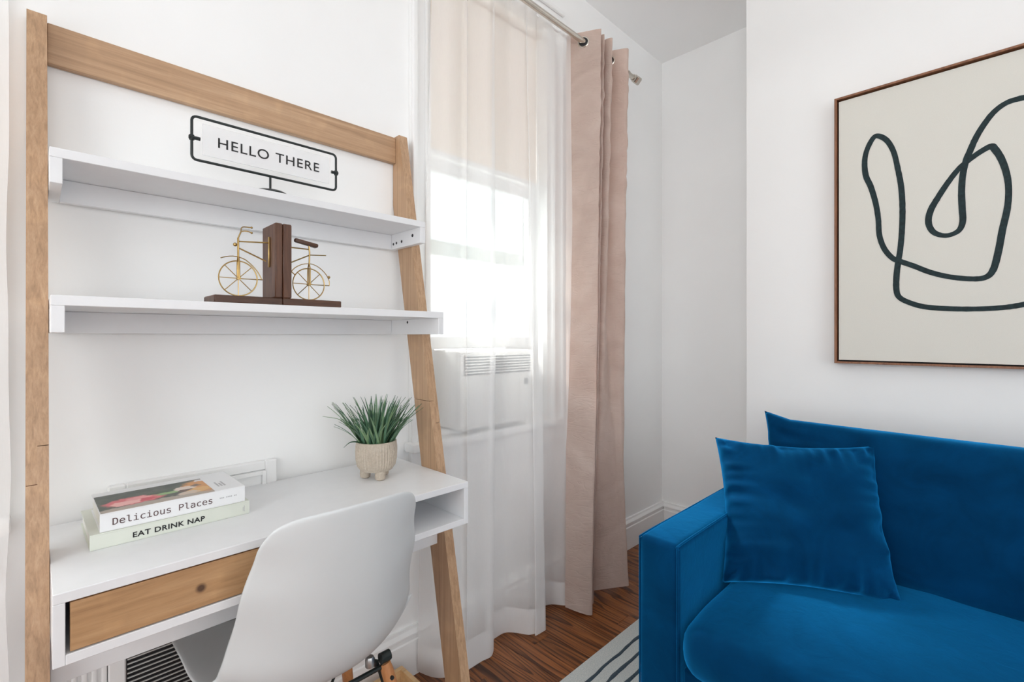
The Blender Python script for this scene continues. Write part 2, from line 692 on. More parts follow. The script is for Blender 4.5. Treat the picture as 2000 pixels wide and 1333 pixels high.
def catmull(pts, sub):
    pts = [Vector(p) for p in pts]
    out = []
    n = len(pts)
    for i in range(n - 1):
        p0, p1, p2, p3 = pts[max(i - 1, 0)], pts[i], pts[i + 1], pts[min(i + 2, n - 1)]
        for k in range(sub):
            t = k / sub
            out.append(0.5 * ((2 * p1) + (p2 - p0) * t + (2 * p0 - 5 * p1 + 4 * p2 - p3) * t * t + (3 * p1 - p0 - 3 * p2 + p3) * t ** 3))
    out.append(pts[-1].copy())
    return out


def lerp(a, b, t):
    return a + (b - a) * t


def interp(tab, t):
    for (a, va), (b, vb) in zip(tab, tab[1:]):
        if t <= b:
            k = (t - a) / (b - a) if b > a else 0
            k = k * k * (3 - 2 * k)
            return lerp(va, vb, k)
    return tab[-1][1]


MONO = None
try:
    MONO = bpy.data.fonts.load(bpy.utils.resource_path('LOCAL') + '/datafiles/fonts/DejaVuSansMono.woff2')
except Exception:
    MONO = None


def text_mesh(body, width, height, mat4, font=None, extrude=0.0003, offset=0.0, spacing=1.0):
    cu = bpy.data.curves.new('lettering', 'FONT')
    cu.body = body
    cu.extrude = 0.01
    cu.offset = offset
    cu.space_character = spacing
    if font:
        cu.font = font
    o = bpy.data.objects.new('tmp_text', cu)
    COL.objects.link(o)
    bpy.context.view_layer.update()
    dg = bpy.context.evaluated_depsgraph_get()
    me = bpy.data.meshes.new_from_object(o.evaluated_get(dg))
    bpy.data.objects.remove(o)
    xs = [v.co.x for v in me.vertices]
    ys = [v.co.y for v in me.vertices]
    sx = width / (max(xs) - min(xs))
    sy = height / (max(ys) - min(ys))
    x0, y0 = min(xs), min(ys)
    for v in me.vertices:
        v.co = mat4 @ Vector(((v.co.x - x0) * sx, (v.co.y - y0) * sy, v.co.z / 0.01 * extrude))
    return me


def front_matrix(x, y, z):
    """text plane facing -y, reading along +x"""
    return Matrix(((1, 0, 0, x), (0, 0, -1, y), (0, 1, 0, z), (0, 0, 0, 1)))


# ================================================================== the room
YA, XR, XC, YC, ZC = 1.42, 2.70, 2.29, 0.7928, 2.818     # desk wall, alcove wall, chimney breast face / edge, ceiling
XL, YB = -1.9, -2.4
W1 = (0.985, 1.66, 0.80, 2.58)
W2 = (-0.80, -0.125, 0.80, 2.40)

fl = B().box(XL - 0.2, XR + 0.2, YB - 0.2, YA + 0.2, -0.10, -0.012)
floor = struct(obj('floor', fl, 'stained_oak_floor', smooth=False), 'dark stained oak strip floor')
PW = 0.083
plank_mesh = {}
for L in (0.7, 1.0, 1.3):
    pb = B().box(-PW / 2 + 0.0004, PW / 2 - 0.0004, -L / 2 + 0.0004, L / 2 - 0.0004, -0.0115, 0, 0.0008)
    me = bpy.data.meshes.new('plank')
    pb.bm.to_mesh(me)
    pb.bm.free()
    me.materials.append(MATS['stained_oak_floor'])
    plank_mesh[L] = me
x = XL + PW / 2
while x < XR:
    y = YA - random.choice((0, 0.2, 0.35, 0.5, 0.62))
    first = YA - y
    if first > 0.05:      # short piece against the wall: a full board running under the skirting
        o = bpy.data.objects.new('plank', plank_mesh[0.7])
        COL.objects.link(o)
        o.parent = floor
        o.location = (x, y + 0.35, 0)
    while y > YB:
        L = random.choice((0.7, 1.0, 1.3))
        o = bpy.data.objects.new('plank', plank_mesh[L])
        COL.objects.link(o)
        o.parent = floor
        o.location = (x, y - L / 2, 0)
        y -= L
    x += PW

struct(obj('ceiling', B().box(XL - 0.2, XR + 0.2, YB - 0.2, YA + 0.2, ZC, ZC + 0.1), 'ceiling_paint', smooth=False))


def wall_with_holes(x0, x1, holes, y0, y1):
    b = B()
    x = x0
    for (a, c, z0, z1) in sorted(holes):
        b.box(x, a, y0, y1, 0, ZC)
        b.box(a, c, y0, y1, 0, z0)
        b.box(a, c, y0, y1, z1, ZC)
        x = c
    b.box(x, x1, y0, y1, 0, ZC)
    bmesh.ops.remove_doubles(b.bm, verts=b.bm.verts, dist=1e-5)
    return b


struct(obj('wall_left', wall_with_holes(XL - 0.2, XR + 0.2, [W1, W2], YA, YA + 0.2), 'wall_paint', smooth=False))
struct(obj('wall_alcove', B().box(XR, XR + 0.2, YC - 0.1, YA, 0, ZC), 'wall_paint', smooth=False))
struct(obj('wall_right', B().box(XC, XR + 0.2, YB - 0.2, YC, 0, ZC, 0.004, 2), 'wall_paint', smooth=False))
struct(obj('wall_rear', wall_with_holes(XL - 0.2, XC, [(-1.1, 1.3, 0.6, 2.35)], YB - 0.15, YB), 'wall_paint', smooth=False))  # opening made up to let the added rear fill in
b = B().box(XL - 0.2, XL, YB, -1.2, 0, ZC).box(XL - 0.2, XL, 0.6, YA, 0, ZC).box(XL - 0.2, XL, -1.2, 0.6, 0, 0.7).box(XL - 0.2, XL, -1.2, 0.6, 2.4, ZC)  # gap between the pieces is made up, for the added side fill
bmesh.ops.remove_doubles(b.bm, verts=b.bm.verts, dist=1e-5)
struct(obj('wall_side', b, 'wall_paint', smooth=False))

# skirting boards
PROF = [(0, 0), (-0.020, 0), (-0.020, 0.118), (-0.016, 0.122), (-0.016, 0.134), (-0.021, 0.138), (-0.021, 0.144),
        (-0.012, 0.156), (-0.010, 0.165), (0, 0.165)]


def skirting(name, axis, pos, a0, a1, sgn=1):
    b = B()
    pts = [(pos + sgn * p[0], p[1]) for p in PROF]
    b.prism(pts, axis, a0, a1)
    return struct(obj(name, b, 'trim_paint', smooth=False))


skirting('baseboard_left', 0, YA, 0.50, XR)
skirting('baseboard_desk', 0, YA, XL, 0.04)
skirting('baseboard_alcove', 1, XR, YC, YA - 0.0215)
skirting('baseboard_right', 1, XC, YB, YC)


# ---- windows
def window(n, w, label):
    x0, x1, z0, z1 = w
    root = bpy.data.objects.new('window_%d' % n, None)
    COL.objects.link(root)
    root.location = ((x0 + x1) / 2, YA, z0)
    struct(root, label)
    jy0, jy1 = YA, YA + 0.2
    b = B().box(x0, x0 + 0.02, jy0, jy1, z0, z1).box(x1 - 0.02, x1, jy0, jy1, z0, z1).box(x0 + 0.02, x1 - 0.02, jy0, jy1, z1 - 0.02, z1)
    obj('jamb', b, 'trim_paint', root, smooth=False)
    cw = 0.072
    for sx in (-1, 1):
        xa = x0 if sx < 0 else x1
        c = B()
        c.box(min(xa, xa + sx * cw), max(xa, xa + sx * cw), YA - 0.016, YA - 0.0002, z0 - 0.04, z1, 0.002)
        c.box(min(xa + sx * cw, xa + sx * (cw - 0.02)), max(xa + sx * cw, xa + sx * (cw - 0.02)), YA - 0.030, YA - 0.0165, z0 - 0.04, z1, 0.004, 2)
        c.box(min(xa + sx * 0.004, xa + sx * 0.016), max(xa + sx * 0.004, xa + sx * 0.016), YA - 0.022, YA - 0.0165, z0 - 0.04, z1, 0.002)
        obj('casing', c, 'trim_paint', root, smooth=False)
    c = B().box(x0 - cw, x1 + cw, YA - 0.016, YA - 0.0002, z1 + 0.0005, z1 + cw, 0.002)
    c.box(x0 - cw, x1 + cw, YA - 0.032, YA - 0.0165, z1 + cw - 0.02, z1 + cw, 0.003)
    obj('head_casing', c, 'trim_paint', root, smooth=False)
    obj('window_sill', B().box(x0 - cw - 0.02, x1 + cw + 0.02, YA - 0.06, YA - 0.0005, z0 - 0.032, z0 - 0.002, 0.006, 2)
        .box(x0 + 0.001, x1 - 0.001, YA - 0.0005, YA + 0.2, z0 + 0.0005, z0 + 0.016), 'trim_paint', root)
    obj('apron', B().box(x0 - cw, x1 + cw, YA - 0.018, YA - 0.0004, z0 - 0.13, z0 - 0.033, 0.003), 'trim_paint', root, smooth=False)

    def sash(name, y0, y1, za, zb, rb, rt, st=0.042):
        s = B()
        xa, xb = x0 + 0.021, x1 - 0.021
        s.box(xa, xa + st, y0, y1, za, zb, 0.003)
        s.box(xb - st, xb, y0, y1, za, zb, 0.003)
        s.box(xa + st, xb - st, y0, y1, za, za + rb, 0.003)
        s.box(xa + st, xb - st, y0, y1, zb - rt, zb, 0.003)
        so = obj(name, s, 'trim_paint', root, smooth=False)
        obj('pane', B().box(xa + st - 0.004, xb - st + 0.004, (y0 + y1) / 2 - 0.002, (y0 + y1) / 2 + 0.002, za + rb - 0.004, zb - rt + 0.004),
            'window_glass', so, smooth=False)
    if n == 1:
        sash('lower_sash', YA + 0.075, YA + 0.108, 1.113, 1.862, 0.046, 0.075)
        sash('upper_sash', YA + 0.115, YA + 0.148, 1.478, z1 - 0.021, 0.060, 0.05)
    else:
        sash('lower_sash', YA + 0.075, YA + 0.108, z0 + 0.017, 1.62, 0.06, 0.045)
        sash('upper_sash', YA + 0.115, YA + 0.148, 1.575, z1 - 0.021, 0.045, 0.05)
    return root


window(1, W1, 'white double hung sash window behind the sheer curtain beside the desk')
window(2, W2, 'white double hung sash window at the far left of the desk')

# ================================================================== ladder desk
XI0, XI1 = 0.020, 0.8506          # between the uprights
desk = thing('ladder_desk', 'leaning ladder desk with oak uprights, white shelves and an oak drawer', 'desk', (0.435, 1.2, 0))


def y_front(z):
    return 1.018 + 0.1985 * z


for sx in (0, 1):
    x0 = XI0 - 0.0305 if sx == 0 else XI1 + 0.0005
    x1 = XI0 - 0.0005 if sx == 0 else XI1 + 0.0305
    D = 0.082
    zt = 1.824
    # yz outline: leaning post cut level at the floor and top, plumb where it meets the wall
    zc = (1.4175 - D - 1.018) / 0.1985
    xm = (x0 + x1) / 2
    # half lap joint: the inner half of the lower length reaches higher than the outer half
    inner, outer = ((xm, x1), (x0, xm)) if sx == 0 else ((x0, xm), (xm, x1))
    for nm, bounds in (('upright_lower', ((inner, 0.0, 0.963), (outer, 0.0, 0.897))),
                       ('upright', ((inner, 0.9642, zt), (outer, 0.8982, zt)))):
        b = B()
        for ((xa, xb), za, zb) in bounds:
            if zb > zc:
                pts = [(y_front(za), za), (y_front(za) + D, za), (1.4175, zc), (1.4175, zb), (y_front(zb), zb)]
            else:
                pts = [(y_front(za), za), (y_front(za) + D, za), (y_front(zb) + D, zb), (y_front(zb), zb)]
            b.prism(pts, 0, xa, xb)
        obj(nm, b, 'oak_upright', desk, smooth=False)
obj('top_rail', B().box(XI0, XI1, 1.400, 1.4175, 1.735, 1.8195, 0.0012), 'oak_rail', desk, smooth=False)


def shelf(name, yf, yb, z0, z1, holes):
    s = obj(name, B().box(XI0 + 0.0004, XI1 - 0.0004, yf, yb, z1 - 0.018, z1, 0.0008), 'white_laminate', desk, smooth=False)
    for (a, c) in ((XI0 + 0.0004, XI0 + 0.0184), (XI1 - 0.0184, XI1 - 0.0004)):
        obj('end_panel', B().box(a, c, yf, yb, z0, z1 - 0.0182, 0.0008), 'white_laminate', s, smooth=False)
    obj('back_panel', B().box(XI0 + 0.0187, XI1 - 0.0187, yb - 0.016, yb, z0, z1 - 0.0184, 0.0006), 'white_laminate', s, smooth=False)
    xf = XI1 - 0.0184
    for (y, z, r) in holes:
        h = B().tube([(xf - 0.0006, y, z), (xf + 0.002, y, z)], r, 12)
        obj('screw_hole', h, 'dark_hole', s)
    xf = XI0 + 0.0184
    for (y, z, r) in holes[-1:]:
        obj('screw_hole', B().tube([(xf - 0.002, y, z), (xf + 0.0006, y, z)], r, 12), 'dark_hole', s)
    return s


shelf('upper_shelf', 1.229, 1.412, 1.446, 1.512,
      [(1.383, 1.462, 0.0042), (1.365, 1.463, 0.0042), (1.334, 1.464, 0.0044), (1.272, 1.474, 0.0050)])
shelf('lower_shelf', 1.137, 1.412, 1.167, 1.232, [(1.300, 1.205, 0.004)])

# desk body
YF, YR = 1.024, 1.404
dt = obj('desktop', B().box(XI0 + 0.0004, XI1 - 0.0004, YF, YR, 0.7436, 0.760, 0.0009), 'white_laminate', desk, smooth=False)
for (a, c) in ((XI0 + 0.0004, XI0 + 0.0150), (XI1 - 0.0150, XI1 - 0.0004)):
    obj('side_panel', B().box(a, c, YF, YR, 0.645, 0.7434, 0.0008), 'white_laminate', desk, smooth=False)
obj('bottom_panel', B().box(XI0 + 0.0152, XI1 - 0.0152, YF, YR, 0.645, 0.6612, 0.0008), 'white_laminate', desk, smooth=False)
obj('divider', B().box(0.520, 0.535, YF + 0.002, YR - 0.016, 0.6614, 0.7434, 0.0008), 'white_laminate', desk, smooth=False)
obj('rear_panel', B().box(XI0 + 0.0152, XI1 - 0.0152, YR - 0.015, YR - 0.001, 0.6614, 0.7434), 'white_laminate', desk, smooth=False)
obj('cross_board', B().box(XI0 + 0.0004, XI1 - 0.0004, 1.167, 1.183, 0.545, 0.6445, 0.0008), 'white_laminate', desk, smooth=False)
dr = obj('drawer', B().box(XI0 + 0.0205, 0.5165, YF + 0.0015, YF + 0.0165, 0.6635, 0.7408, 0.0008), 'oak_drawer', desk, smooth=False)
# the drawer keeps world placed object space for its grain and knot
dr.location = (0, 0, 0)
for v in dr.data.vertices:
    v.co += world_loc(desk)
dr.location = -world_loc(desk)
obj('drawer_box', B().box(0.046, 0.51, YF + 0.018, 1.36, 0.6640, 0.725), 'white_laminate', desk, smooth=False)

# ================================================================== table sign on the upper shelf
sg = thing('table_sign', 'black wire framed sign reading HELLO THERE on the upper shelf', 'sign', (0.4175, 1.272, 1.512))
YS = 1.272
xa, xb, za, zb, rc = 0.2515, 0.5865, 1.5600, 1.6580, 0.010
path = []
for (cx, cz, a0) in ((xb - rc, zb - rc, 0), (xa + rc, zb - rc, 90), (xa + rc, za + rc, 180), (xb - rc, za + rc, 270)):
    for k in range(5):
        a = R(a0 + 90 * k / 4)
        path.append((cx + rc * math.cos(a), YS, cz + rc * math.sin(a)))
obj('frame', B().tube(path, 0.0030, 8, closed=True), 'black_metal', sg)
obj('stem', B().tube([(0.4175, YS, 1.519), (0.4175, YS, 1.560)], 0.0027, 8), 'black_metal', sg)
obj('base', B().lathe([(0.042, 0.0), (0.042, 0.003), (0.034, 0.008), (0.016, 0.0125), (0.004, 0.0145)], (0.4175, YS, 1.5122), 32), 'black_metal', sg)
zp = 1.6085
obj('panel', B().box(0.272, 0.567, YS - 0.0015, YS + 0.0015, 1.5745, 1.6455, 0.0005), 'clear_acrylic', sg, smooth=False)
for (p0, p1) in (((xa - 0.006), xa + 0.016), ((xb - 0.013), xb + 0.005)):
    b = B().tube([(p0, YS - 0.001, zp), (p1, YS - 0.001, zp)], 0.0042, 8)
    b.tube([(xa if p0 < 0.4 else xb, YS, zp - 0.0055), (xa if p0 < 0.4 else xb, YS, zp + 0.0055)], 0.0052, 8)
    obj('pivot_clip', b, 'black_metal', sg)
me = text_mesh('HELLO THERE', 0.2365, 0.0235, front_matrix(0.3030, YS - 0.0019, 1.5985), extrude=0.0002, offset=0.006, spacing=1.12)
for v in me.vertices:
    v.co -= world_loc(sg)
obj('lettering', me, 'ink_black', sg, smooth=False)

# ================================================================== bicycle bookends on the lower shelf
ZS = 1.2322
YW = 1.186


def bk(name, x0, x1, ux0, ux1, label):
    t = thing(name, label, 'bookend', ((x0 + x1) / 2, YW, ZS), group='pair of bicycle bookends on the lower shelf')
    obj('base', B().box(x0, x1, 1.150, 1.2370, ZS, ZS + 0.0165, 0.0022), 'dark_board', t)
    obj('upright', B().box(ux0, ux1, 1.1505, 1.2365, ZS + 0.0166, 1.4200, 0.0022), 'dark_block', t)
    return t


b1 = bk('bicycle_bookend', 0.2672, 0.4046, 0.3880, 0.4046, 'brown wood bookend with the brass front half of a bicycle')
b2 = bk('bicycle_bookend', 0.4052, 0.5450, 0.4052, 0.4248, 'brown wood bookend with the brass rear half of a bicycle and saddle')


def p3(l, y=YW):
    return [(a, y, c) for a, c in l]


def wheel(parent, cx, cz, r):
    ring = [(cx + r * math.cos(2 * math.pi * k / 40), YW, cz + r * math.sin(2 * math.pi * k / 40)) for k in range(40)]
    w = obj('wheel', B().tube(ring, 0.0014, 6, closed=True), 'brass', parent)
    for k in range(8):
        a = 2 * math.pi * k / 8
        obj('spoke', B().tube([(cx + 0.003 * math.cos(a), YW, cz + 0.003 * math.sin(a)), (cx + (r - 0.001) * math.cos(a), YW, cz + (r - 0.001) * math.sin(a))], 0.0010, 5), 'brass', w)
    obj('hub', B().tube([(cx, YW - 0.006, cz), (cx, YW + 0.006, cz)], 0.0038, 10), 'brass', w)


CF = (0.3225, 1.2898)
wheel(b1, CF[0], CF[1], 0.0386)
CR = (0.4783, 1.2886)
wheel(b2, CR[0], CR[1], 0.0384)
# front half
fo = B()
for dy in (-0.007, 0.007):
    fo.tube([(0.3222, YW + dy * 0.2, 1.338), (0.3224, YW + dy, 1.325), (0.3225, YW + dy, 1.2898)], 0.0017, 6)
fo.tube([(0.3220, YW, 1.3793), (0.3222, YW, 1.336)], 0.0021, 6)
obj('fork', fo, 'brass', b1)
h = B().tube([(0.322, YW, 1.3793), (0.3277, YW, 1.3945)], 0.0015, 6)
h.tube(catmull([(0.3277, YW, 1.3945), (0.333, YW + 0.014, 1.4065), (0.341, YW + 0.020, 1.4105), (0.3560, YW + 0.022, 1.4115)], 4), 0.0013, 6)
h.tube(catmull([(0.3277, YW, 1.3945), (0.331, YW - 0.010, 1.3948), (0.3376, YW - 0.015, 1.3942), (0.3445, YW - 0.017, 1.3918)], 4), 0.0013, 6)
hb = obj('handlebar', h, 'brass', b1)
for p in ((0.3560, YW + 0.022, 1.4115), (0.3445, YW - 0.017, 1.3918)):
    obj('grip', B().sphere(p, 0.0026, 8), 'brass', hb)
obj('headlamp', B().sphere((0.3155, YW - 0.002, 1.364), 0.0044, 10), 'brass', b1)
obj('fender', B().tube(catmull(p3([(0.2876, 1.3315), (0.2986, 1.3358), (0.3114, 1.3382), (0.3244, 1.337), (0.3376, 1.3322), (0.3511, 1.3208), (0.3614, 1.3088), (0.3665, 1.3), (0.3709, 1.291)]), 2), 0.0011, 6), 'brass', b1)
obj('fender_stay', B().tube(p3([(0.3225, 1.2892), (0.3725, 1.2907)]), 0.0011, 6), 'brass', b1)
obj('top_tube', B().tube([(0.3228, YW, 1.3722), (0.3805, YW - 0.001, 1.377)], 0.0016, 6).tube([(0.3805, YW - 0.001, 1.377), (0.3870, YW, 1.3775)], 0.0016, 6), 'brass', b1)
obj('down_tube', B().tube([(0.3244, YW, 1.357), (0.3800, YW, 1.334)], 0.0016, 6), 'brass', b1)
obj('mount_strip', B().box(0.3845, 0.3879, YW - 0.003, YW + 0.003, 1.321, 1.3915, 0.001), 'brass', b1)
# rear half
obj('top_tube', B().tube(p3([(0.4249, 1.3735), (0.4779, 1.3741)]), 0.0016, 6), 'brass', b2)
obj('down_tube', B().tube(p3([(0.4249, 1.332), (0.4799, 1.3603)]), 0.0016, 6), 'brass', b2)
obj('chain_stay', B().tube(p3([(0.4249, 1.326), (0.4353, 1.3169), (0.4448, 1.309)]), 0.0012, 6), 'brass', b2)
sp = B().tube(p3([(0.4783, 1.383), (0.4800, 1.366), (0.4790, 1.334)]), 0.0019, 6)
for dy in (-0.007, 0.007):
    sp.tube([(0.4790, YW + dy * 0.2, 1.338), (0.4786, YW + dy, 1.327), (0.4783, YW + dy, 1.2886)], 0.0015, 6)
obj('seat_post', sp, 'brass', b2)
obj('rack', B().tube(p3([(0.4800, 1.3606), (0.5208, 1.3642)]), 0.0012, 6), 'brass', b2)
obj('fender', B().tube(catmull(p3([(0.4372, 1.3171), (0.4448, 1.3257), (0.4602, 1.3352), (0.4799, 1.3393), (0.496, 1.336), (0.5104, 1.3273), (0.5229, 1.3141), (0.5292, 1.3003), (0.5292, 1.2889)]), 2), 0.0011, 6), 'brass', b2)
obj('fender_stay', B().tube(p3([(0.4783, 1.2881), (0.5292, 1.2889)]), 0.0011, 6), 'brass', b2)
obj('tail_lamp', B().sphere((0.5285, YW, 1.310), 0.0036, 10), 'brass', b2)
sd = B().box(-0.028, 0.028, -0.0085, 0.0085, -0.0048, 0.0048, 0.0035, 2)
for v in sd.bm.verts:
    v.co.y *= lerp(0.55, 1.15, (v.co.x + 0.028) / 0.056)
sd.xf(Matrix.Translation((0.4712, YW, 1.3885)) @ Matrix.Rotation(R(9), 4, 'Y'))
obj('saddle', sd, 'dark_board', b2)

# ================================================================== books on the desk
ZD = 0.7603


def book(name, label, loc, rz, L, Dp, T, cover):
    t = thing(name, label, 'book', loc, (0, 0, rz), group='two books stacked on the desk')
    c = 0.0022
    b = B().box(0, L, 0, Dp, 0, c, 0.0005).box(0, L, 0, Dp, T - c, T, 0.0005).box(0, L, 0, c * 1.2, c, T - c)
    obj('cover', b, cover, t, smooth=False, local=True)
    obj('page_block', B().box(0.003, L - 0.003, c * 1.3, Dp - 0.003, c + 0.0002, T - c - 0.0002), 'page_paper', t, smooth=False, local=True)
    return t


bA = book('book', 'pale green hardback reading EAT DRINK NAP at the bottom of the stack', (0.0735, 1.1845, ZD), R(0.9), 0.2725, 0.185, 0.0290, 'book_green')
obj('lettering', text_mesh('EAT DRINK NAP', 0.1215, 0.0103, front_matrix(0.0635, -0.0003, 0.0073), extrude=0.0002, offset=0.022, spacing=1.08), 'ink_black', bA, smooth=False, local=True)
obj('publisher_mark', B().box(0.2590, 0.2598, -0.0004, 0.0, 0.0085, 0.0170).box(0.2612, 0.2620, -0.0004, 0.0, 0.0070, 0.0200), 'ink_grey', bA, smooth=False, local=True)
bB = book('book', 'white cookbook with a flower photo cover reading Delicious Places, atop the green book', (0.0880, 1.1880, ZD + 0.0293), R(0.6), 0.2490, 0.165, 0.0345, 'book_white')
obj('lettering', text_mesh('Delicious Places', 0.1665, 0.0135, front_matrix(0.0185, -0.0003, 0.0100), font=MONO, extrude=0.0002, offset=0.002), 'ink_brown', bB, smooth=False, local=True)
al = B()
for k in range(11):
    if k not in (3, 8):
        al.box(0.1990 + k * 0.0031, 0.2012 + k * 0.0031, -0.0004, 0.0, 0.0165, 0.0188)
obj('author_line', al, 'ink_grey', bB, smooth=False, local=True)
obj('cover_photo', B().box(0.0015, 0.1910, 0.0030, 0.1330, 0.0345, 0.0348), 'cover_print', bB, smooth=False, local=True)
for k in range(3):
    obj('cover_text', B().box(0.205 + 0.006 * k, 0.2085 + 0.006 * k, 0.035, 0.075 - 0.012 * (k % 2), 0.0345, 0.0347), 'ink_grey', bB, smooth=False, local=True)

# ================================================================== potted grass
pc = (0.690, 1.238)
pot = thing('potted_grass', 'small green grass plant in a beige ribbed pot with stubby feet', 'plant', (pc[0], pc[1], 0.7602))
PR = [(0.030, 0.022), (0.044, 0.024), (0.052, 0.036), (0.0555, 0.055), (0.0565, 0.078), (0.0560, 0.098), (0.0555, 0.104), (0.0535, 0.1055),
      (0.0510, 0.104), (0.0500, 0.095), (0.0490, 0.088)]


def rib(a, z):
    return 1 + (0.022 if 0.034 < z < 0.092 else 0.0) * math.cos(a * 44)


PZ = []
for (p, q) in zip(PR, PR[1:]):
    for k in range(2):
        PZ.append((lerp(p[0], q[0], k / 2), lerp(p[1], q[1], k / 2)))
PZ.append(PR[-1])
obj('pot', B().lathe(PZ, (pc[0], pc[1], 0.7602), 208, rib), 'ribbed_clay', pot)
for k, a in enumerate((R(-100), R(140), R(20))):
    fx, fy = pc[0] + 0.031 * math.cos(a), pc[1] + 0.031 * math.sin(a)
    obj('foot', B().lathe([(0.010, 0), (0.0138, 0.003), (0.0150, 0.014), (0.0140, 0.030)], (fx, fy, 0.7602), 18), 'ribbed_clay', pot)
blade_meshes = []
for k in range(9):
    random.seed(100 + k)
    Lb = random.uniform(0.095, 0.165)
    bend = random.uniform(0.012, 0.045)
    w = random.uniform(0.0024, 0.0040)
    rows = []
    N = 7
    for i in range(N + 1):
        t = i / N
        ww = w * (0.65 + 0.6 * t) * (1 - t ** 2.2) + 0.0002
        yy = bend * t ** 1.8
        zz = Lb * (t - 0.10 * t * t)
        rows.append([(-ww, yy - 0.0006, zz), (0, yy + 0.0006, zz), (ww, yy - 0.0006, zz)])
    bb = B().grid(rows)
    me = bpy.data.meshes.new('blade')
    bb.bm.to_mesh(me)
    bb.bm.free()
    for p in me.polygons:
        p.use_smooth = True
    me.materials.append(MATS['grass_blade'])
    blade_meshes.append(me)
random.seed(11)
for k in range(165):
    rr = 0.043 * math.sqrt(random.random())
    a = random.uniform(0, 2 * math.pi)
    o = bpy.data.objects.new('blade', blade_meshes[k % 9])
    COL.objects.link(o)
    o.parent = pot
    o.location = (rr * math.cos(a), rr * math.sin(a), 0.089)
    lean = rr / 0.043 * R(24) + R(random.uniform(-4, 7))
    # local +y is the bending side: aim it outwards
    o.rotation_euler = (Matrix.Rotation(a - math.pi / 2 + random.uniform(-0.5, 0.5), 4, 'Z') @ Matrix.Rotation(-lean, 4, 'X')
                        @ Matrix.Rotation(random.uniform(-0.5, 0.5), 4, 'Z')).to_euler()
for (pts, w) in (([(0.0, 0, 0), (-0.022, 0.010, 0.03), (-0.052, 0.022, 0.072), (-0.098, 0.040, 0.086)], 0.0026),
                 ([(0.0, 0, 0), (-0.020, -0.006, 0.012), (-0.045, -0.012, 0.016), (-0.066, -0.018, 0.006)], 0.0030),
                 ([(0.0, 0, 0), (0.026, -0.004, 0.03), (0.050, -0.008, 0.058), (0.080, -0.012, 0.074)], 0.0026)):
    sgn = -1 if pts[1][0] < 0 else 1
    ps = catmull([(p[0] + 0.040 * sgn, p[1], p[2] + 0.012) for p in pts], 4)
    rows = []
    for i, p in enumerate(ps):
        t = i / (len(ps) - 1)
        ww = w * (1 - t ** 2) + 0.0002
        rows.append([(p.x - ww * 0.3, p.y - ww, p.z - ww * 0.5), (p.x, p.y, p.z + 0.0008), (p.x + ww * 0.3, p.y + ww, p.z + ww * 0.5)])
    o = obj('blade', B().grid(rows), 'grass_blade', pot, local=True)
    o.location = (0, 0, 0.086)

# ================================================================== shell chair
chx, chy = 0.446, 1.130
chair = thing('shell_chair', 'white moulded shell chair with wooden legs pushed under the desk', 'chair', (chx, chy, 0), (0, 0, R(0)))
prof = catmull([(0.252, 0, 0.405), (0.240, 0, 0.428), (0.20, 0, 0.440), (0.10, 0, 0.432), (0.0, 0, 0.424), (-0.10, 0, 0.428),
                (-0.160, 0, 0.452), (-0.195, 0, 0.505), (-0.216, 0, 0.58), (-0.236, 0, 0.67), (-0.252, 0, 0.75), (-0.266, 0, 0.822)], 5)
n = len(prof)
rows = []
for i, p in enumerate(prof):
    v = i / (n - 1)
    d = (prof[min(i + 1, n - 1)] - prof[max(i - 1, 0)]).normalized()
    nrm = Vector((d.z, 0, -d.x))          # toward the sitter
    if nrm.z < 0 and v < 0.4:
        nrm = -nrm
    if v >= 0.4 and nrm.x < 0:
        nrm = -nrm
    hw = interp([(0, 0.175), (0.05, 0.205), (0.15, 0.228), (0.35, 0.232), (0.5, 0.224), (0.62, 0.206), (0.8, 0.186), (0.93, 0.166), (0.985, 0.150), (1, 0.140)], v)
    curl = interp([(0, 0.008), (0.15, 0.030), (0.35, 0.068), (0.52, 0.088), (0.7, 0.082), (0.85, 0.062), (1, 0.040)], v)
    row = []
    M = 24
    for k in range(M + 1):
        u = -1 + 2 * k / M
        c = curl * (abs(u) ** 2.3)
        z_drop = 0
        if v > 0.93:      # rounded upper corners
            z_drop = -0.014 * ((v - 0.93) / 0.07) * abs(u) ** 8
        if v < 0.06:
            z_drop = -0.012 * (1 - v / 0.06) * abs(u) ** 3
        q = p + nrm * c
        z_drop += 0.016 * max(0.0, (v - 0.8) / 0.2) * (1 - u * u)
        row.append((hw * u, q.x, q.z + z_drop))
    rows.append(row)
sh = obj('shell', B().grid(rows), 'white_plastic', chair, local=True, ang=80)
md = sh.modifiers.new('thickness', 'SOLIDIFY')
md.thickness = 0.0075
md.offset = 0
md = sh.modifiers.new('round', 'SUBSURF')
md.levels = 1
md.render_levels = 1
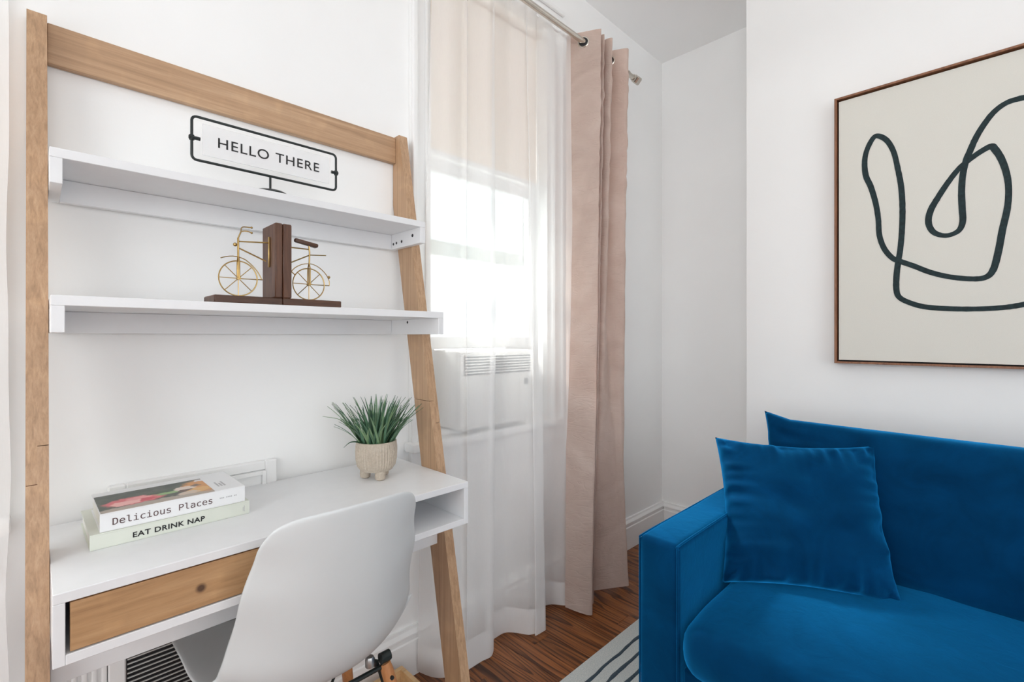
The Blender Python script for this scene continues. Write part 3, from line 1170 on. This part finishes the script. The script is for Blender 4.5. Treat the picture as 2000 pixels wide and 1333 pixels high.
for sx in (-1, 1):
    for sy in (-1, 1):
        top = Vector((sx * 0.140, sy * 0.108 - 0.01, 0.392))
        bot = Vector((sx * 0.215, sy * 0.205 - 0.01, 0.0))
        pts = [top.lerp(bot, t) for t in (0, 0.04, 0.5, 1)]
        lg = obj('leg', B().tube(pts, [0.0125, 0.0145, 0.0145, 0.0105], 14), 'leg_wood', chair, local=True)
        q = top.lerp(bot, 0.07)
        obj('leg_bolt', B().tube([q + Vector((0, -0.019, 0)), q + Vector((0, 0.019, 0))], 0.0045, 8), 'black_metal', lg, local=True)
        bk_ = B().tube([top.lerp(bot, 0.20) + Vector((-sx * 0.012, -0.012 * sy, 0)), top + Vector((-sx * 0.014, -0.014 * sy, 0.004)), top + Vector((-sx * 0.03, -0.014 * sy, 0.012))], 0.0042, 6)
        bk_.tube([top + Vector((-0.012, 0, 0.014)), top + Vector((0.012, 0, 0.014))], 0.012, 12)
        obj('bracket', bk_, 'black_metal', chair, local=True)
        obj('shock_mount', B().lathe([(0.011, 0), (0.011, 0.016), (0.008, 0.022)], (top.x - sx * 0.036, top.y - sy * 0.004, 0.399), 14), 'steel', chair, local=True)
for sy in (-1, 1):
    y = sy * 0.108 - 0.01
    obj('cross_bar', B().tube([(-0.15, y, 0.386), (0.15, y, 0.386)], 0.0055, 8), 'black_metal', chair, local=True)
for sx in (-1, 1):
    obj('side_bar', B().tube([(sx * 0.128, -0.118, 0.382), (sx * 0.128, 0.098, 0.382)], 0.0055, 8), 'black_metal', chair, local=True)
for (a, c) in (((-0.16, -0.145), (0.16, 0.125)), ((0.16, -0.145), (-0.16, 0.125))):
    obj('brace_wire', B().tube([(a[0], a[1], 0.31), (0, -0.01, 0.20 if a[0] < 0 else 0.208), (c[0], c[1], 0.31)], 0.004, 6), 'black_metal', chair, local=True)

# ================================================================== wooden box under the desk
bx = thing('wooden_box', 'shallow pale wooden box on the floor behind the chair', 'box', (0.75, 1.22, 0))
x0, x1, y0, y1, zt, tk = 0.690, 0.841, 1.105, 1.346, 0.10, 0.014
obj('side', B().box(x0, x1, y1 - tk, y1, 0.0, zt, 0.0015), 'box_wood', bx, smooth=False)
obj('side', B().box(x0, x1, y0, y0 + tk, 0.0, zt, 0.0015), 'box_wood', bx, smooth=False)
obj('side', B().box(x0, x0 + tk, y0 + tk, y1 - tk, 0.0, zt, 0.0015), 'box_wood', bx, smooth=False)
obj('side', B().box(x1 - tk, x1, y0 + tk, y1 - tk, 0.0, zt, 0.0015), 'box_wood', bx, smooth=False)
obj('bottom', B().box(x0 + tk, x1 - tk, y0 + tk, y1 - tk, 0.001, 0.010), 'box_wood', bx, smooth=False)

# ================================================================== wall heater behind the desk
ht = thing('wall_heater', 'white wall heater cover with black louvre slots below the desk', 'heater', (0.30, 1.40, 0))
hx0, hx1, hz = 0.118, 0.478, 0.822
b = B()
b.box(hx0, 0.150, 1.400, YA - 0.0005, 0.0, hz, 0.003)
b.box(0.448, hx1, 1.400, YA - 0.0005, 0.0, hz, 0.003)
b.box(0.150, 0.448, 1.400, YA - 0.0005, 0.797, hz, 0.003)
b.box(0.150, 0.448, 1.400, YA - 0.0005, 0.0, 0.16, 0.003)
obj('frame', b, 'trim_paint', ht, smooth=False)
b = B()
b.box(0.1502, 0.160, 1.394, 1.399, 0.428, 0.7965, 0.001).box(0.438, 0.4478, 1.394, 1.399, 0.428, 0.7965, 0.001).box(0.160, 0.438, 1.394, 1.399, 0.786, 0.7965, 0.001)
obj('inner_moulding', b, 'trim_paint', ht, smooth=False)
obj('panel', B().box(0.1502, 0.4478, 1.403, 1.410, 0.425, 0.7965), 'trim_paint', ht, smooth=False)
obj('slot_recess', B().box(0.1502, 0.4478, 1.412, 1.4185, 0.1605, 0.4245), 'dark_hole', ht, smooth=False)
slat = None
for k in range(24):
    z = 0.4190 - k * 0.0107
    if slat is None:
        s = B().prism([(1.400, z - 0.0014), (1.4032, z - 0.0002), (1.4032, z + 0.0010), (1.4000, z + 0.0010)], 0, 0.152, 0.446)
        slat = obj('slat', s, 'grille_metal', ht, smooth=False)
    else:
        copy_part(slat, ht, (0, 0, -k * 0.0107))

rb = thing('ribbed_panel', 'narrow white ribbed panel on the wall left of the heater', 'panel', (0.075, 1.41, 0))
obj('backing', B().box(0.034, 0.116, 1.408, YA - 0.0005, 0.0, 0.52), 'trim_paint', rb, smooth=False)
for k in range(5):
    xx = 0.040 + k * 0.0165
    obj('rib', B().box(xx, xx + 0.0105, 1.401, 1.4078, 0.002, 0.518, 0.003, 2), 'trim_paint', rb)

# ================================================================== air conditioner in the window
ac = thing('air_conditioner', 'white window air conditioner seen through the sheer curtain', 'air conditioner', (1.27, 1.40, 0.818))
obj('body', B().box(1.085, 1.465, 1.362, 1.80, 0.8185, 1.108, 0.008, 2), 'appliance_white', ac)
obj('front_panel', B().box(1.082, 1.468, 1.350, 1.3618, 0.820, 1.104, 0.005, 2), 'appliance_white', ac)
gr = obj('outlet_grille', B().box(1.100, 1.450, 1.3475, 1.3498, 1.018, 1.090), 'display_grey', ac, smooth=False)
for k in range(7):
    z = 1.024 + k * 0.0105
    obj('louvre', B().box(1.102, 1.448, 1.342, 1.3474, z, z + 0.0048, 0.001), 'appliance_white', gr, smooth=False)
obj('control_panel', B().box(1.388, 1.452, 1.3465, 1.3498, 0.86, 1.002, 0.002), 'appliance_white', ac, smooth=False)
obj('display', B().box(1.412, 1.434, 1.3445, 1.3464, 0.968, 0.992), 'display_grey', ac, smooth=False)
for (a, c) in ((1.006, 1.0845), (1.4655, 1.639)):
    s = B()
    nf = max(4, int((c - a) / 0.012))
    pts = [(a + (c - a) * k / nf, 1.512 + (0.004 if k % 2 else -0.004)) for k in range(nf + 1)]
    s.prism(pts + [(p[0], p[1] + 0.004) for p in pts[::-1]], 2, 0.8175, 1.112)
    obj('side_curtain', s, 'appliance_white', ac, smooth=False)

# ================================================================== roller shade
shd = thing('roller_shade', 'cream roller shade drawn halfway down the window behind the sheer', 'shade', (1.32, 1.483, 2.52))
obj('roller', B().tube([(1.008, 1.472, 2.535), (1.637, 1.472, 2.535)], 0.016, 16), 'shade_fabric', shd)
obj('fabric', B().box(1.007, 1.638, 1.4855, 1.4865, 1.868, 2.535), 'shade_fabric', shd, smooth=False)
obj('hem_bar', B().box(1.007, 1.638, 1.482, 1.490, 1.846, 1.8678, 0.003), 'trim_paint', shd, smooth=False)

# ================================================================== curtains
def cloth(name, top, bot, zt, zb, mat, parent, nz=60, sub=6, power=1.0, wob=0.004, seed=0, zfun=None, wrinkle=None, s0=0.0):
    """top / bot: plan outlines with the same number of points; the cloth hangs between them"""
    T = catmull([(p[0], p[1], 0) for p in top], sub)
    Bt = catmull([(p[0], p[1], 0) for p in bot], sub)
    rows = []
    for j in range(nz + 1):
        s = lerp(s0, 1.0, j / nz)
        k = s ** power
        row = []
        for i, (a, b) in enumerate(zip(T, Bt)):
            p = a.lerp(b, k)
            zbot = zb if zfun is None else zfun(i / (len(T) - 1))
            z = lerp(zt, zbot, s)
            nv = mnoise.noise(Vector((p.x * 9 + seed, p.y * 9, z * 1.1))) * wob * min(1, s * 6)
            px, py = p.x, p.y + nv
            if wrinkle:
                py += wrinkle(p.x, z, i / (len(T) - 1)) * min(1, s * 12)
            row.append((px, py, z))
        rows.append(row)
    return B().grid(rows)


# sheer at the desk window
def sheer_path(base, folds, jit):
    out = []
    for (x, y) in base:
        out.append((x, y))
    return out


sheer = thing('sheer_curtain', 'long white sheer curtain over the window beside the desk', 'curtain', (1.30, 1.32, 0), group='white sheer curtains')
bot = [(0.930, 1.390), (0.948, 1.335), (0.978, 1.300), (1.015, 1.292), (1.050, 1.295), (1.062, 1.283), (1.052, 1.272), (1.075, 1.272), (1.120, 1.275), (1.160, 1.268),
       (1.195, 1.290), (1.205, 1.318), (1.190, 1.330), (1.225, 1.336), (1.285, 1.336), (1.320, 1.305), (1.345, 1.262), (1.372, 1.246), (1.360, 1.238), (1.395, 1.236), (1.423, 1.240), (1.440, 1.290),
       (1.475, 1.345), (1.530, 1.352), (1.570, 1.330), (1.600, 1.290), (1.637, 1.272)]
nb = len(bot)
top = []
for i, (x, y) in enumerate(bot):
    t = (x - bot[0][0]) / (bot[-1][0] - bot[0][0])
    top.append((lerp(0.945, 1.650, t), 1.306 + 0.010 * math.sin(i * 1.9) + (y - 1.3) * 0.12))
me_b = cloth('panel', top, bot, 2.490, 0.014, 'sheer_voile', sheer, nz=70, sub=5, power=0.75, wob=0.010, seed=3)
obj('panel', me_b, 'sheer_voile', sheer, ang=180)
hem_rows = cloth('hem', top, bot, 2.490, 0.014, 'sheer_hem', sheer, nz=6, sub=5, power=0.75, wob=0.010, seed=3, s0=0.961)
bmesh.ops.translate(hem_rows.bm, vec=(0, 0.0015, 0), verts=hem_rows.bm.verts)
obj('hem', hem_rows, 'sheer_hem', sheer, ang=180)
hd = cloth('header', [(p[0], p[1] + 0.022 + 0.004 * math.sin(i * 2.7)) for i, p in enumerate(top)], [(p[0], p[1] + 0.022) for p in top], 2.497, 2.452, 'sheer_voile', sheer, nz=4, sub=5, wob=0)
obj('header', hd, 'sheer_voile', sheer, ang=180)

# sheer at the window left of the desk (its edge shows at the picture's left border)
sheer2 = thing('sheer_curtain', 'white sheer curtain at the left border beside the oak upright', 'curtain', (-0.4, 1.32, 0), group='white sheer curtains')
bot2, top2 = [], []
for i in range(30):
    x = -0.86 + 0.826 * i / 29
    bot2.append((x, 1.305 + 0.030 * math.sin(i * 1.45)))
    top2.append((x, 1.306 + 0.012 * math.sin(i * 1.45)))


def edge_wave(x, z, t):
    return 0


b_ = cloth('panel', top2, bot2, 2.490, 0.014, 'sheer_voile', sheer2, nz=70, sub=5, power=0.7, wob=0.02, seed=9)
for v in b_.bm.verts:
    if v.co.x > -0.12:
        v.co.x += 0.006 * mnoise.noise(Vector((3.1, 0.4, v.co.z * 5))) * ((v.co.x + 0.12) / 0.09)
obj('panel', b_, 'sheer_voile', sheer2, ang=180)

# rods
ROD_Y, ROD_Z = 1.25, 2.435
rod = thing('curtain_rod', 'brushed nickel curtain rod with cube crystal finial above the window', 'curtain rod', (1.4, ROD_Y, ROD_Z))
obj('pole', B().tube([(0.70, ROD_Y, ROD_Z), (2.085, ROD_Y, ROD_Z)], 0.0115, 20), 'nickel', rod)
fin = obj('finial', B().tube([(2.085, ROD_Y, ROD_Z), (2.093, ROD_Y, ROD_Z), (2.094, ROD_Y, ROD_Z), (2.100, ROD_Y, ROD_Z)], [0.0150, 0.0150, 0.008, 0.008], 16), 'nickel', rod)
fb = B().box(-0.018, 0.018, -0.018, 0.018, -0.018, 0.018, 0.006, 1)
fb.xf(Matrix.Translation((2.120, ROD_Y, ROD_Z)) @ Matrix.Rotation(R(45), 4, 'X'))
obj('finial_cube', fb, 'nickel', rod, smooth=False)
for xx in (0.86, 2.035):
    s = B().tube([(xx, YA - 0.001, ROD_Z), (xx, ROD_Y, ROD_Z)], 0.006, 10)
    s.tube([(xx, YA - 0.0005, ROD_Z), (xx, YA - 0.008, ROD_Z)], 0.028, 20)
    s.tube([(xx - 0.007, ROD_Y, ROD_Z), (xx + 0.007, ROD_Y, ROD_Z)], 0.0145, 16)
    obj('bracket', s, 'nickel', rod)
rod2 = thing('sheer_rod', 'thin white rod holding the sheer curtain beside the desk', 'curtain rod', (1.3, 1.317, 2.470), group='thin sheer rods')
obj('pole', B().tube([(0.90, 1.317, 2.470), (1.75, 1.317, 2.470)], 0.006, 12), 'trim_paint', rod2)
for xx in (0.90, 1.745):
    obj('bracket', B().tube([(xx, YA - 0.0005, 2.470), (xx, 1.317, 2.470)], 0.006, 10), 'trim_paint', rod2)
rod3 = thing('sheer_rod', 'thin white rod holding the sheer at the left border', 'curtain rod', (-0.4, 1.317, 2.470), group='thin sheer rods')
obj('pole', B().tube([(-0.90, 1.317, 2.470), (0.0, 1.317, 2.470)], 0.006, 12), 'trim_paint', rod3)
for xx in (-0.90, 0.0):
    obj('bracket', B().tube([(xx, YA - 0.0005, 2.470), (xx, 1.317, 2.470)], 0.006, 10), 'trim_paint', rod3)

# blush velvet curtain
blush = thing('velvet_curtain', 'blush pink velvet curtain hanging from grommets right of the window', 'curtain', (1.80, 1.25, 0))
ptop = [(1.648, 1.316), (1.682, 1.250), (1.712, 1.192), (1.722, 1.190), (1.732, 1.250), (1.737, 1.306), (1.745, 1.308), (1.750, 1.250), (1.755, 1.203), (1.764, 1.200),
        (1.772, 1.250), (1.779, 1.306), (1.787, 1.306), (1.792, 1.250), (1.797, 1.195), (1.812, 1.190), (1.826, 1.250), (1.838, 1.312), (1.850, 1.312), (1.880, 1.250), (1.914, 1.184), (1.932, 1.180)]
pbot = [(1.585, 1.270), (1.598, 1.232), (1.622, 1.185), (1.640, 1.172), (1.652, 1.195), (1.660, 1.262), (1.672, 1.285), (1.683, 1.262), (1.690, 1.218), (1.700, 1.212),
        (1.706, 1.240), (1.716, 1.285), (1.735, 1.300), (1.752, 1.285), (1.765, 1.262), (1.790, 1.250), (1.850, 1.222), (1.905, 1.192), (1.930, 1.178), (1.944, 1.190), (1.965, 1.232), (1.985, 1.262)]


def pz(t):
    return interp([(0, 0.020), (0.12, 0.006), (0.3, 0.012), (0.6, 0.030), (0.85, 0.018), (1, 0.026)], t)


def creases(x, z, t):
    # fold creases left from the packaging, stronger near the top
    k = max(0.0, (z - 1.2) / 1.3)
    v = mnoise.noise(Vector((x * 7, t * 14, z * 26 + x * 30)))
    return 0.0100 * k * v + 0.0030 * mnoise.noise(Vector((x * 20, t * 9, z * 6)))


cb = cloth('panel', ptop, pbot, 2.478, 0.01, 'blush_velvet', blush, nz=170, sub=5, power=1.25, wob=0.006, seed=21, zfun=pz, wrinkle=creases)
co = obj('panel', cb, 'blush_velvet', blush, ang=180)
for (a, c) in ((0, 2), (3, 5), (6, 8), (10, 11), (13, 14), (15, 17), (18, 20)):
    p, q = Vector((*ptop[a], 0)), Vector((*ptop[c], 0))
    d = (q - p).normalized()
    tt = (ROD_Y - p.y) / (q.y - p.y)
    cc = p.lerp(q, tt)
    ring = []
    for k in range(28):
        an = 2 * math.pi * k / 28
        ring.append((cc.x + d.x * 0.0215 * math.cos(an), cc.y + d.y * 0.0215 * math.cos(an), ROD_Z - 0.002 + 0.0215 * math.sin(an)))
    obj('grommet', B().tube(ring, 0.0042, 8, closed=True), 'nickel', blush)
    nrm = Vector((d.y, -d.x, 0))
    hole = []
    for s in (-1, 1):
        h0 = Vector((cc.x, cc.y, ROD_Z - 0.002)) + nrm * 0.0028 * s
        hole.append(h0)
    obj('grommet_hole', B().tube(hole, 0.0190, 24), 'dark_hole', blush)

# ================================================================== picture
pic = thing('framed_picture', 'large framed abstract line drawing in a thin walnut frame above the sofa', 'picture', (XC, -0.08, 1.058))
pk = (XC - 0.045) / 2.06
py0, py1, pz0, pz1 = -0.560 * pk, 0.408 * pk, 1.16 + (1.064 - 1.16) * pk, 1.16 + (2.024 - 1.16) * pk
fx0, fx1 = XC - 0.045, XC - 0.0006
fw = 0.0075
for (nm, a) in (('frame_side', (py1 - fw, py1, pz0, pz1)), ('frame_side', (py0, py0 + fw, pz0, pz1)),
                ('frame_top', (py0 + fw, py1 - fw, pz1 - fw, pz1)), ('frame_bottom', (py0 + fw, py1 - fw, pz0, pz0 + fw))):
    obj(nm, B().box(fx0, fx1, a[0], a[1], a[2], a[3], 0.0007), 'walnut_frame', pic, smooth=False)
obj('shadow_gap', B().box(XC - 0.012, XC - 0.006, py0 + fw, py1 - fw, pz0 + fw, pz1 - fw), 'dark_hole', pic, smooth=False)
obj('canvas', B().box(XC - 0.034, XC - 0.0125, py0 + 0.013, py1 - 0.013, pz0 + 0.013, pz1 - 0.013, 0.001), 'canvas', pic, smooth=False)
STROKE = [(-0.064, 1.8662), (-0.0309, 1.8642), (-0.0025, 1.8455), (0.0208, 1.8119), (0.0387, 1.7757), (0.052, 1.7377), (0.0599, 1.7146), (0.0679, 1.6659), (0.0704, 1.6157), (0.0691, 1.5647), (0.0679, 1.5221), (0.0784, 1.4942), (0.1068, 1.484), (0.136, 1.4988), (0.1492, 1.5316), (0.1445, 1.5702), (0.1262, 1.6102), (0.1004, 1.6565), (0.0753, 1.6931), (0.0568, 1.7096), (0.0327, 1.7283), (0.0062, 1.7416), (-0.0025, 1.7326), (-0.0168, 1.6986), (-0.0281, 1.6512), (-0.0326, 1.6018), (-0.0298, 1.5459), (-0.0196, 1.4829), (-0.0111, 1.4191), (0.0004, 1.3633), (0.0179, 1.3419), (0.0508, 1.3406), (0.1004, 1.3517), (0.1459, 1.3706), (0.1864, 1.395), (0.2212, 1.414), (0.2427, 1.4283), (0.2646, 1.4632), (0.2779, 1.5114), (0.2809, 1.5676), (0.2884, 1.6249), (0.3019, 1.6839), (0.3157, 1.7247), (0.3195, 1.7729), (0.3134, 1.8138), (0.2959, 1.8511), (0.2809, 1.8551), (0.2572, 1.8324), (0.2391, 1.7888), (0.2284, 1.7313), (0.2191, 1.6656), (0.2156, 1.5925), (0.217, 1.5203), (0.2212, 1.4576), (0.2269, 1.4129), (0.2312, 1.3678), (0.2319, 1.3223), (0.2248, 1.2946), (0.2002, 1.2752), (0.1592, 1.2581), (0.1004, 1.2495), (0.0387, 1.2461), (-0.0196, 1.2478), (-0.064, 1.2554),
          (-0.13, 1.275), (-0.21, 1.33), (-0.26, 1.42), (-0.275, 1.53), (-0.26, 1.65), (-0.21, 1.76), (-0.14, 1.843), (-0.064, 1.8662), (-0.05, 1.866)]
sk = (XC - 0.035) / 2.07
sp_ = catmull([(0, a * sk, 1.16 + (c - 1.16) * sk) for a, c in STROKE], 6)
rows = []
for i, p in enumerate(sp_):
    d = (sp_[min(i + 1, len(sp_) - 1)] - sp_[max(i - 1, 0)]).normalized()
    nn = Vector((0, -d.z, d.y))
    w = 0.0088 + 0.0014 * mnoise.noise(Vector((i * 0.05, 1, 2))) + 0.0006 * mnoise.noise(Vector((i * 0.9, 5, 2)))
    xs_ = XC - 0.0348 - 0.0003 * (i / len(sp_))
    rows.append([(xs_, p.y - nn.y * w, p.z - nn.z * w), (xs_, p.y + nn.y * w, p.z + nn.z * w)])
obj('brush_line', B().grid(rows), 'brush_ink', pic, smooth=False)

# ================================================================== sofa
XS = 1.190
sofa = thing('sofa', 'blue velvet sofa with square arms against the wall', 'sofa', (1.6, -0.25, 0.014))
SY0, SY1 = -1.20, 0.698


def soft_box(x0, x1, y0, y1, z0, z1, bev=0.02, seg=4, cuts=0, wob=0.0, seed=0, puff=0.0, fn=None):
    b = bmesh.new()
    bmesh.ops.create_cube(b, size=1)
    for v in b.verts:
        v.co = ((x0 + x1) / 2 + v.co.x * (x1 - x0), (y0 + y1) / 2 + v.co.y * (y1 - y0), (z0 + z1) / 2 + v.co.z * (z1 - z0))
    bmesh.ops.bevel(b, geom=list(b.edges), offset=bev, segments=seg, profile=0.5, affect='EDGES')
    if cuts:
        for _ in range(cuts):
            long_e = [e for e in b.edges if e.calc_length() > 0.05]
            if not long_e:
                break
            bmesh.ops.subdivide_edges(b, edges=long_e, cuts=1, use_grid_fill=True)
    cx, cy, cz = (x0 + x1) / 2, (y0 + y1) / 2, (z0 + z1) / 2
    for v in b.verts:
        u, w, t = (v.co.x - cx) / (x1 - x0) * 2, (v.co.y - cy) / (y1 - y0) * 2, (v.co.z - cz) / (z1 - z0) * 2
        if puff:
            v.co.z += puff * t * max(0, 1 - u ** 4) * max(0, 1 - abs(w) ** 6)
            v.co.x += puff * 0.7 * u * max(0, 1 - t * t) * max(0, 1 - w ** 6)
            v.co.y += puff * 0.4 * w * max(0, 1 - t * t) * max(0, 1 - u ** 4)
        if wob:
            nn = mnoise.noise_vector(Vector((v.co.x * 5 + seed, v.co.y * 5, v.co.z * 5)))
            v.co += nn * wob
        if fn:
            v.co = fn(v.co)
    o = B()
    o._merge(b)
    return o


ZA = 0.612
arm = obj('arm', soft_box(XS, 2.03, 0.581, SY1, 0.10, ZA, 0.020, 5, 3, 0.0025, 1), 'blue_velvet', sofa, ang=180)
obj('piping', B().tube(catmull([(XS + 0.004, 0.584, 0.16), (XS + 0.004, 0.584, 0.57), (XS + 0.007, 0.584, 0.600), (XS + 0.03, 0.585, 0.6085), (1.5, 0.585, 0.6085), (1.9, 0.585, 0.6085)], 6), 0.0032, 6), 'blue_velvet', arm)
obj('seam', B().tube(catmull([(XS + 0.004, 0.694, 0.14), (XS + 0.004, 0.694, 0.56), (XS + 0.006, 0.693, 0.598), (XS + 0.03, 0.693, 0.607), (1.5, 0.693, 0.607), (1.98, 0.693, 0.607)], 6), 0.0026, 6), 'blue_velvet', arm)
arm2 = obj('arm', soft_box(XS, 2.03, SY0, SY0 + 0.117, 0.10, ZA, 0.020, 5, 3, 0.0025, 5), 'blue_velvet', sofa, ang=180)
obj('base', soft_box(XS + 0.025, 2.02, SY0 + 0.118, 0.5805, 0.10, 0.285, 0.012, 3, 0), 'blue_velvet', sofa, ang=60)
obj('backrest', soft_box(1.90, 2.045, SY0 + 0.118, 0.5805, 0.286, 0.74, 0.03, 4, 3, 0.003, 9), 'blue_velvet', sofa, ang=180)


def seat_fn(c):
    # front edge bows out between the arms and rolls downwards
    u = (c.y - (SY0 + 0.118)) / (0.5805 - SY0 - 0.118)
    bow = 1 - abs(2 * u - 1) ** 9
    if c.x < 1.45:
        k = (1.45 - c.x) / 0.30
        c.x -= 0.045 * bow * k
        c.z -= 0.022 * k * k * (1 if c.z > 0.36 else 0)
    return c


obj('seat_cushion', soft_box(XS - 0.010, 1.88, SY0 + 0.120, 0.5785, 0.287, 0.428, 0.055, 6, 4, 0.004, 14, 0.014, seat_fn), 'blue_velvet', sofa, ang=180)


def pillow(W, H, T, nu=48, nv=48, pinch=0.06, seed=0, wr=0.006, corner=1.0):
    """cushion in the local x (width) - z (height) plane, thickness along y, base at z=0"""
    b = B()
    sides = []
    for s in (-1, 1):
        rows = []
        for j in range(nv + 1):
            v = -1 + 2 * j / nv
            row = []
            for i in range(nu + 1):
                u = -1 + 2 * i / nu
                x = u * (1 - pinch * (1 - v * v) * abs(u) ** 1.5 * 1.0)
                z = v * (1 - pinch * (1 - u * u) * abs(v) ** 1.5 * 1.0)
                th = ((1 - u * u) * (1 - v * v))
                th = max(th, 0) ** 0.42
                e = min(1 - abs(u), 1 - abs(v))
                y = s * T / 2 * th
                # gathered wrinkles running in from the seams
                k = math.exp(-e * 5.5) * min(1, e * 14)
                if (1 - abs(u)) < (1 - abs(v)):
                    y += s * wr * k * mnoise.noise(Vector((u * 1.5 + seed, v * 9, s * 3)))
                else:
                    y += s * wr * k * mnoise.noise(Vector((u * 9 + seed, v * 1.5, s * 3)))
                y += s * wr * 0.7 * th * mnoise.noise(Vector((u * 2.3 + seed, v * 2.3, s * 7)))
                row.append((x * W / 2, y, (z + 1) * H / 2))
            rows.append(row)
        b.grid(rows)
    bmesh.ops.remove_doubles(b.bm, verts=b.bm.verts, dist=1e-4)
    bmesh.ops.recalc_face_normals(b.bm, faces=b.bm.faces)
    return b


# long back cushion: width along -y, leaning on the backrest
bc = pillow(1.70, 0.47, 0.20, 160, 48, 0.035, 4, 0.024)
for v in bc.bm.verts:
    sgn = v.co.x / 0.85
    if abs(sgn) > 0.9 and v.co.z > 0.40:
        v.co.z += 0.020 * (abs(sgn) - 0.9) / 0.1
bc.xf(Matrix.Translation((1.815, -0.2600, 0.405)) @ Matrix.Rotation(R(-90), 4, 'Z') @ Matrix.Rotation(R(-9), 4, 'X'))
obj('back_cushion', bc, 'blue_velvet', sofa, ang=180)
for (x, y) in ((1.27, 0.62), (1.95, 0.62), (1.27, -1.12), (1.95, -1.12)):
    obj('leg', B().lathe([(0.014, 0), (0.022, 0.085)], (x, y, 0.0145), 14), 'cushion_leg', sofa)

# throw pillow standing on the seat against the arm and back cushion
e = Vector((0.213, -0.388, 0)).normalized()
mid = Vector(((1.462 + 1.675) / 2, (0.567 + 0.179) / 2, 0))
thr = thing('throw_pillow', 'square blue velvet throw pillow leaning in the sofa corner', 'pillow', (mid.x, mid.y, 0.424),
            (R(-23), 0, math.atan2(e.y, e.x)))
obj('cushion', pillow(0.455, 0.435, 0.170, 72, 72, 0.085, 12, 0.034), 'blue_velvet', thr, local=True, ang=180)

# ================================================================== rug
rug = thing('rug', 'pale rug with wavy navy stripes partly under the blue sofa', 'rug', (1.3, 0.0, 0))
RX0, RX1, RY0, RY1 = 0.72, 2.02, -1.35, 1.020
obj('pile', B().box(RX0, RX1, RY0, RY1, 0.0005, 0.0115, 0.003, 2), 'rug_pile', rug)
nstr = 0
y = RY1 - 0.062
while y > RY0 + 0.05:
    rows = []
    for k in range(91):
        x = RX0 + 0.012 + (RX1 - RX0 - 0.024) * k / 90
        yy = y + 0.011 * mnoise.noise(Vector((x * 5.0, y * 3.0, 1))) + 0.004 * mnoise.noise(Vector((x * 17, y * 9, 4)))
        w = 0.0062 + 0.0030 * mnoise.noise(Vector((x * 22, y * 40, 8)))
        rows.append([(x, yy - w, 0.0116), (x, yy - w * 0.6, 0.0131), (x, yy + w * 0.6, 0.0131), (x, yy + w, 0.0116)])
    obj('stripe', B().grid(rows), 'rug_stripe', rug, ang=180)
    y -= 0.0475
    nstr += 1

# ================================================================== added fill lamp, unseen above the view
LX, LY, LZ = 1.12, 0.36, 2.36
lamp = thing('fill_pendant', 'white uplighter bowl pendant added for fill light, out of view', 'lamp', (LX, LY, LZ))
obj('canopy', B().lathe([(0.02, -0.03), (0.055, -0.022), (0.06, -0.0005)], (LX, LY, ZC), 32), 'nickel', lamp)
obj('stem', B().tube([(LX, LY, LZ - 0.03), (LX, LY, ZC - 0.028)], 0.007, 12), 'nickel', lamp)
obj('bowl', B().lathe([(0.02, -0.07), (0.12, -0.06), (0.20, -0.02), (0.235, 0.03), (0.228, 0.03), (0.19, -0.012), (0.12, -0.048), (0.02, -0.058)], (LX, LY, LZ), 40), 'trim_paint', lamp)
obj('diffuser', B().lathe([(0.008, -0.006), (0.10, -0.004), (0.195, 0.002), (0.195, 0.008), (0.10, 0.014), (0.008, 0.016)], (LX, LY, LZ), 40), 'fill_diffuser', lamp)
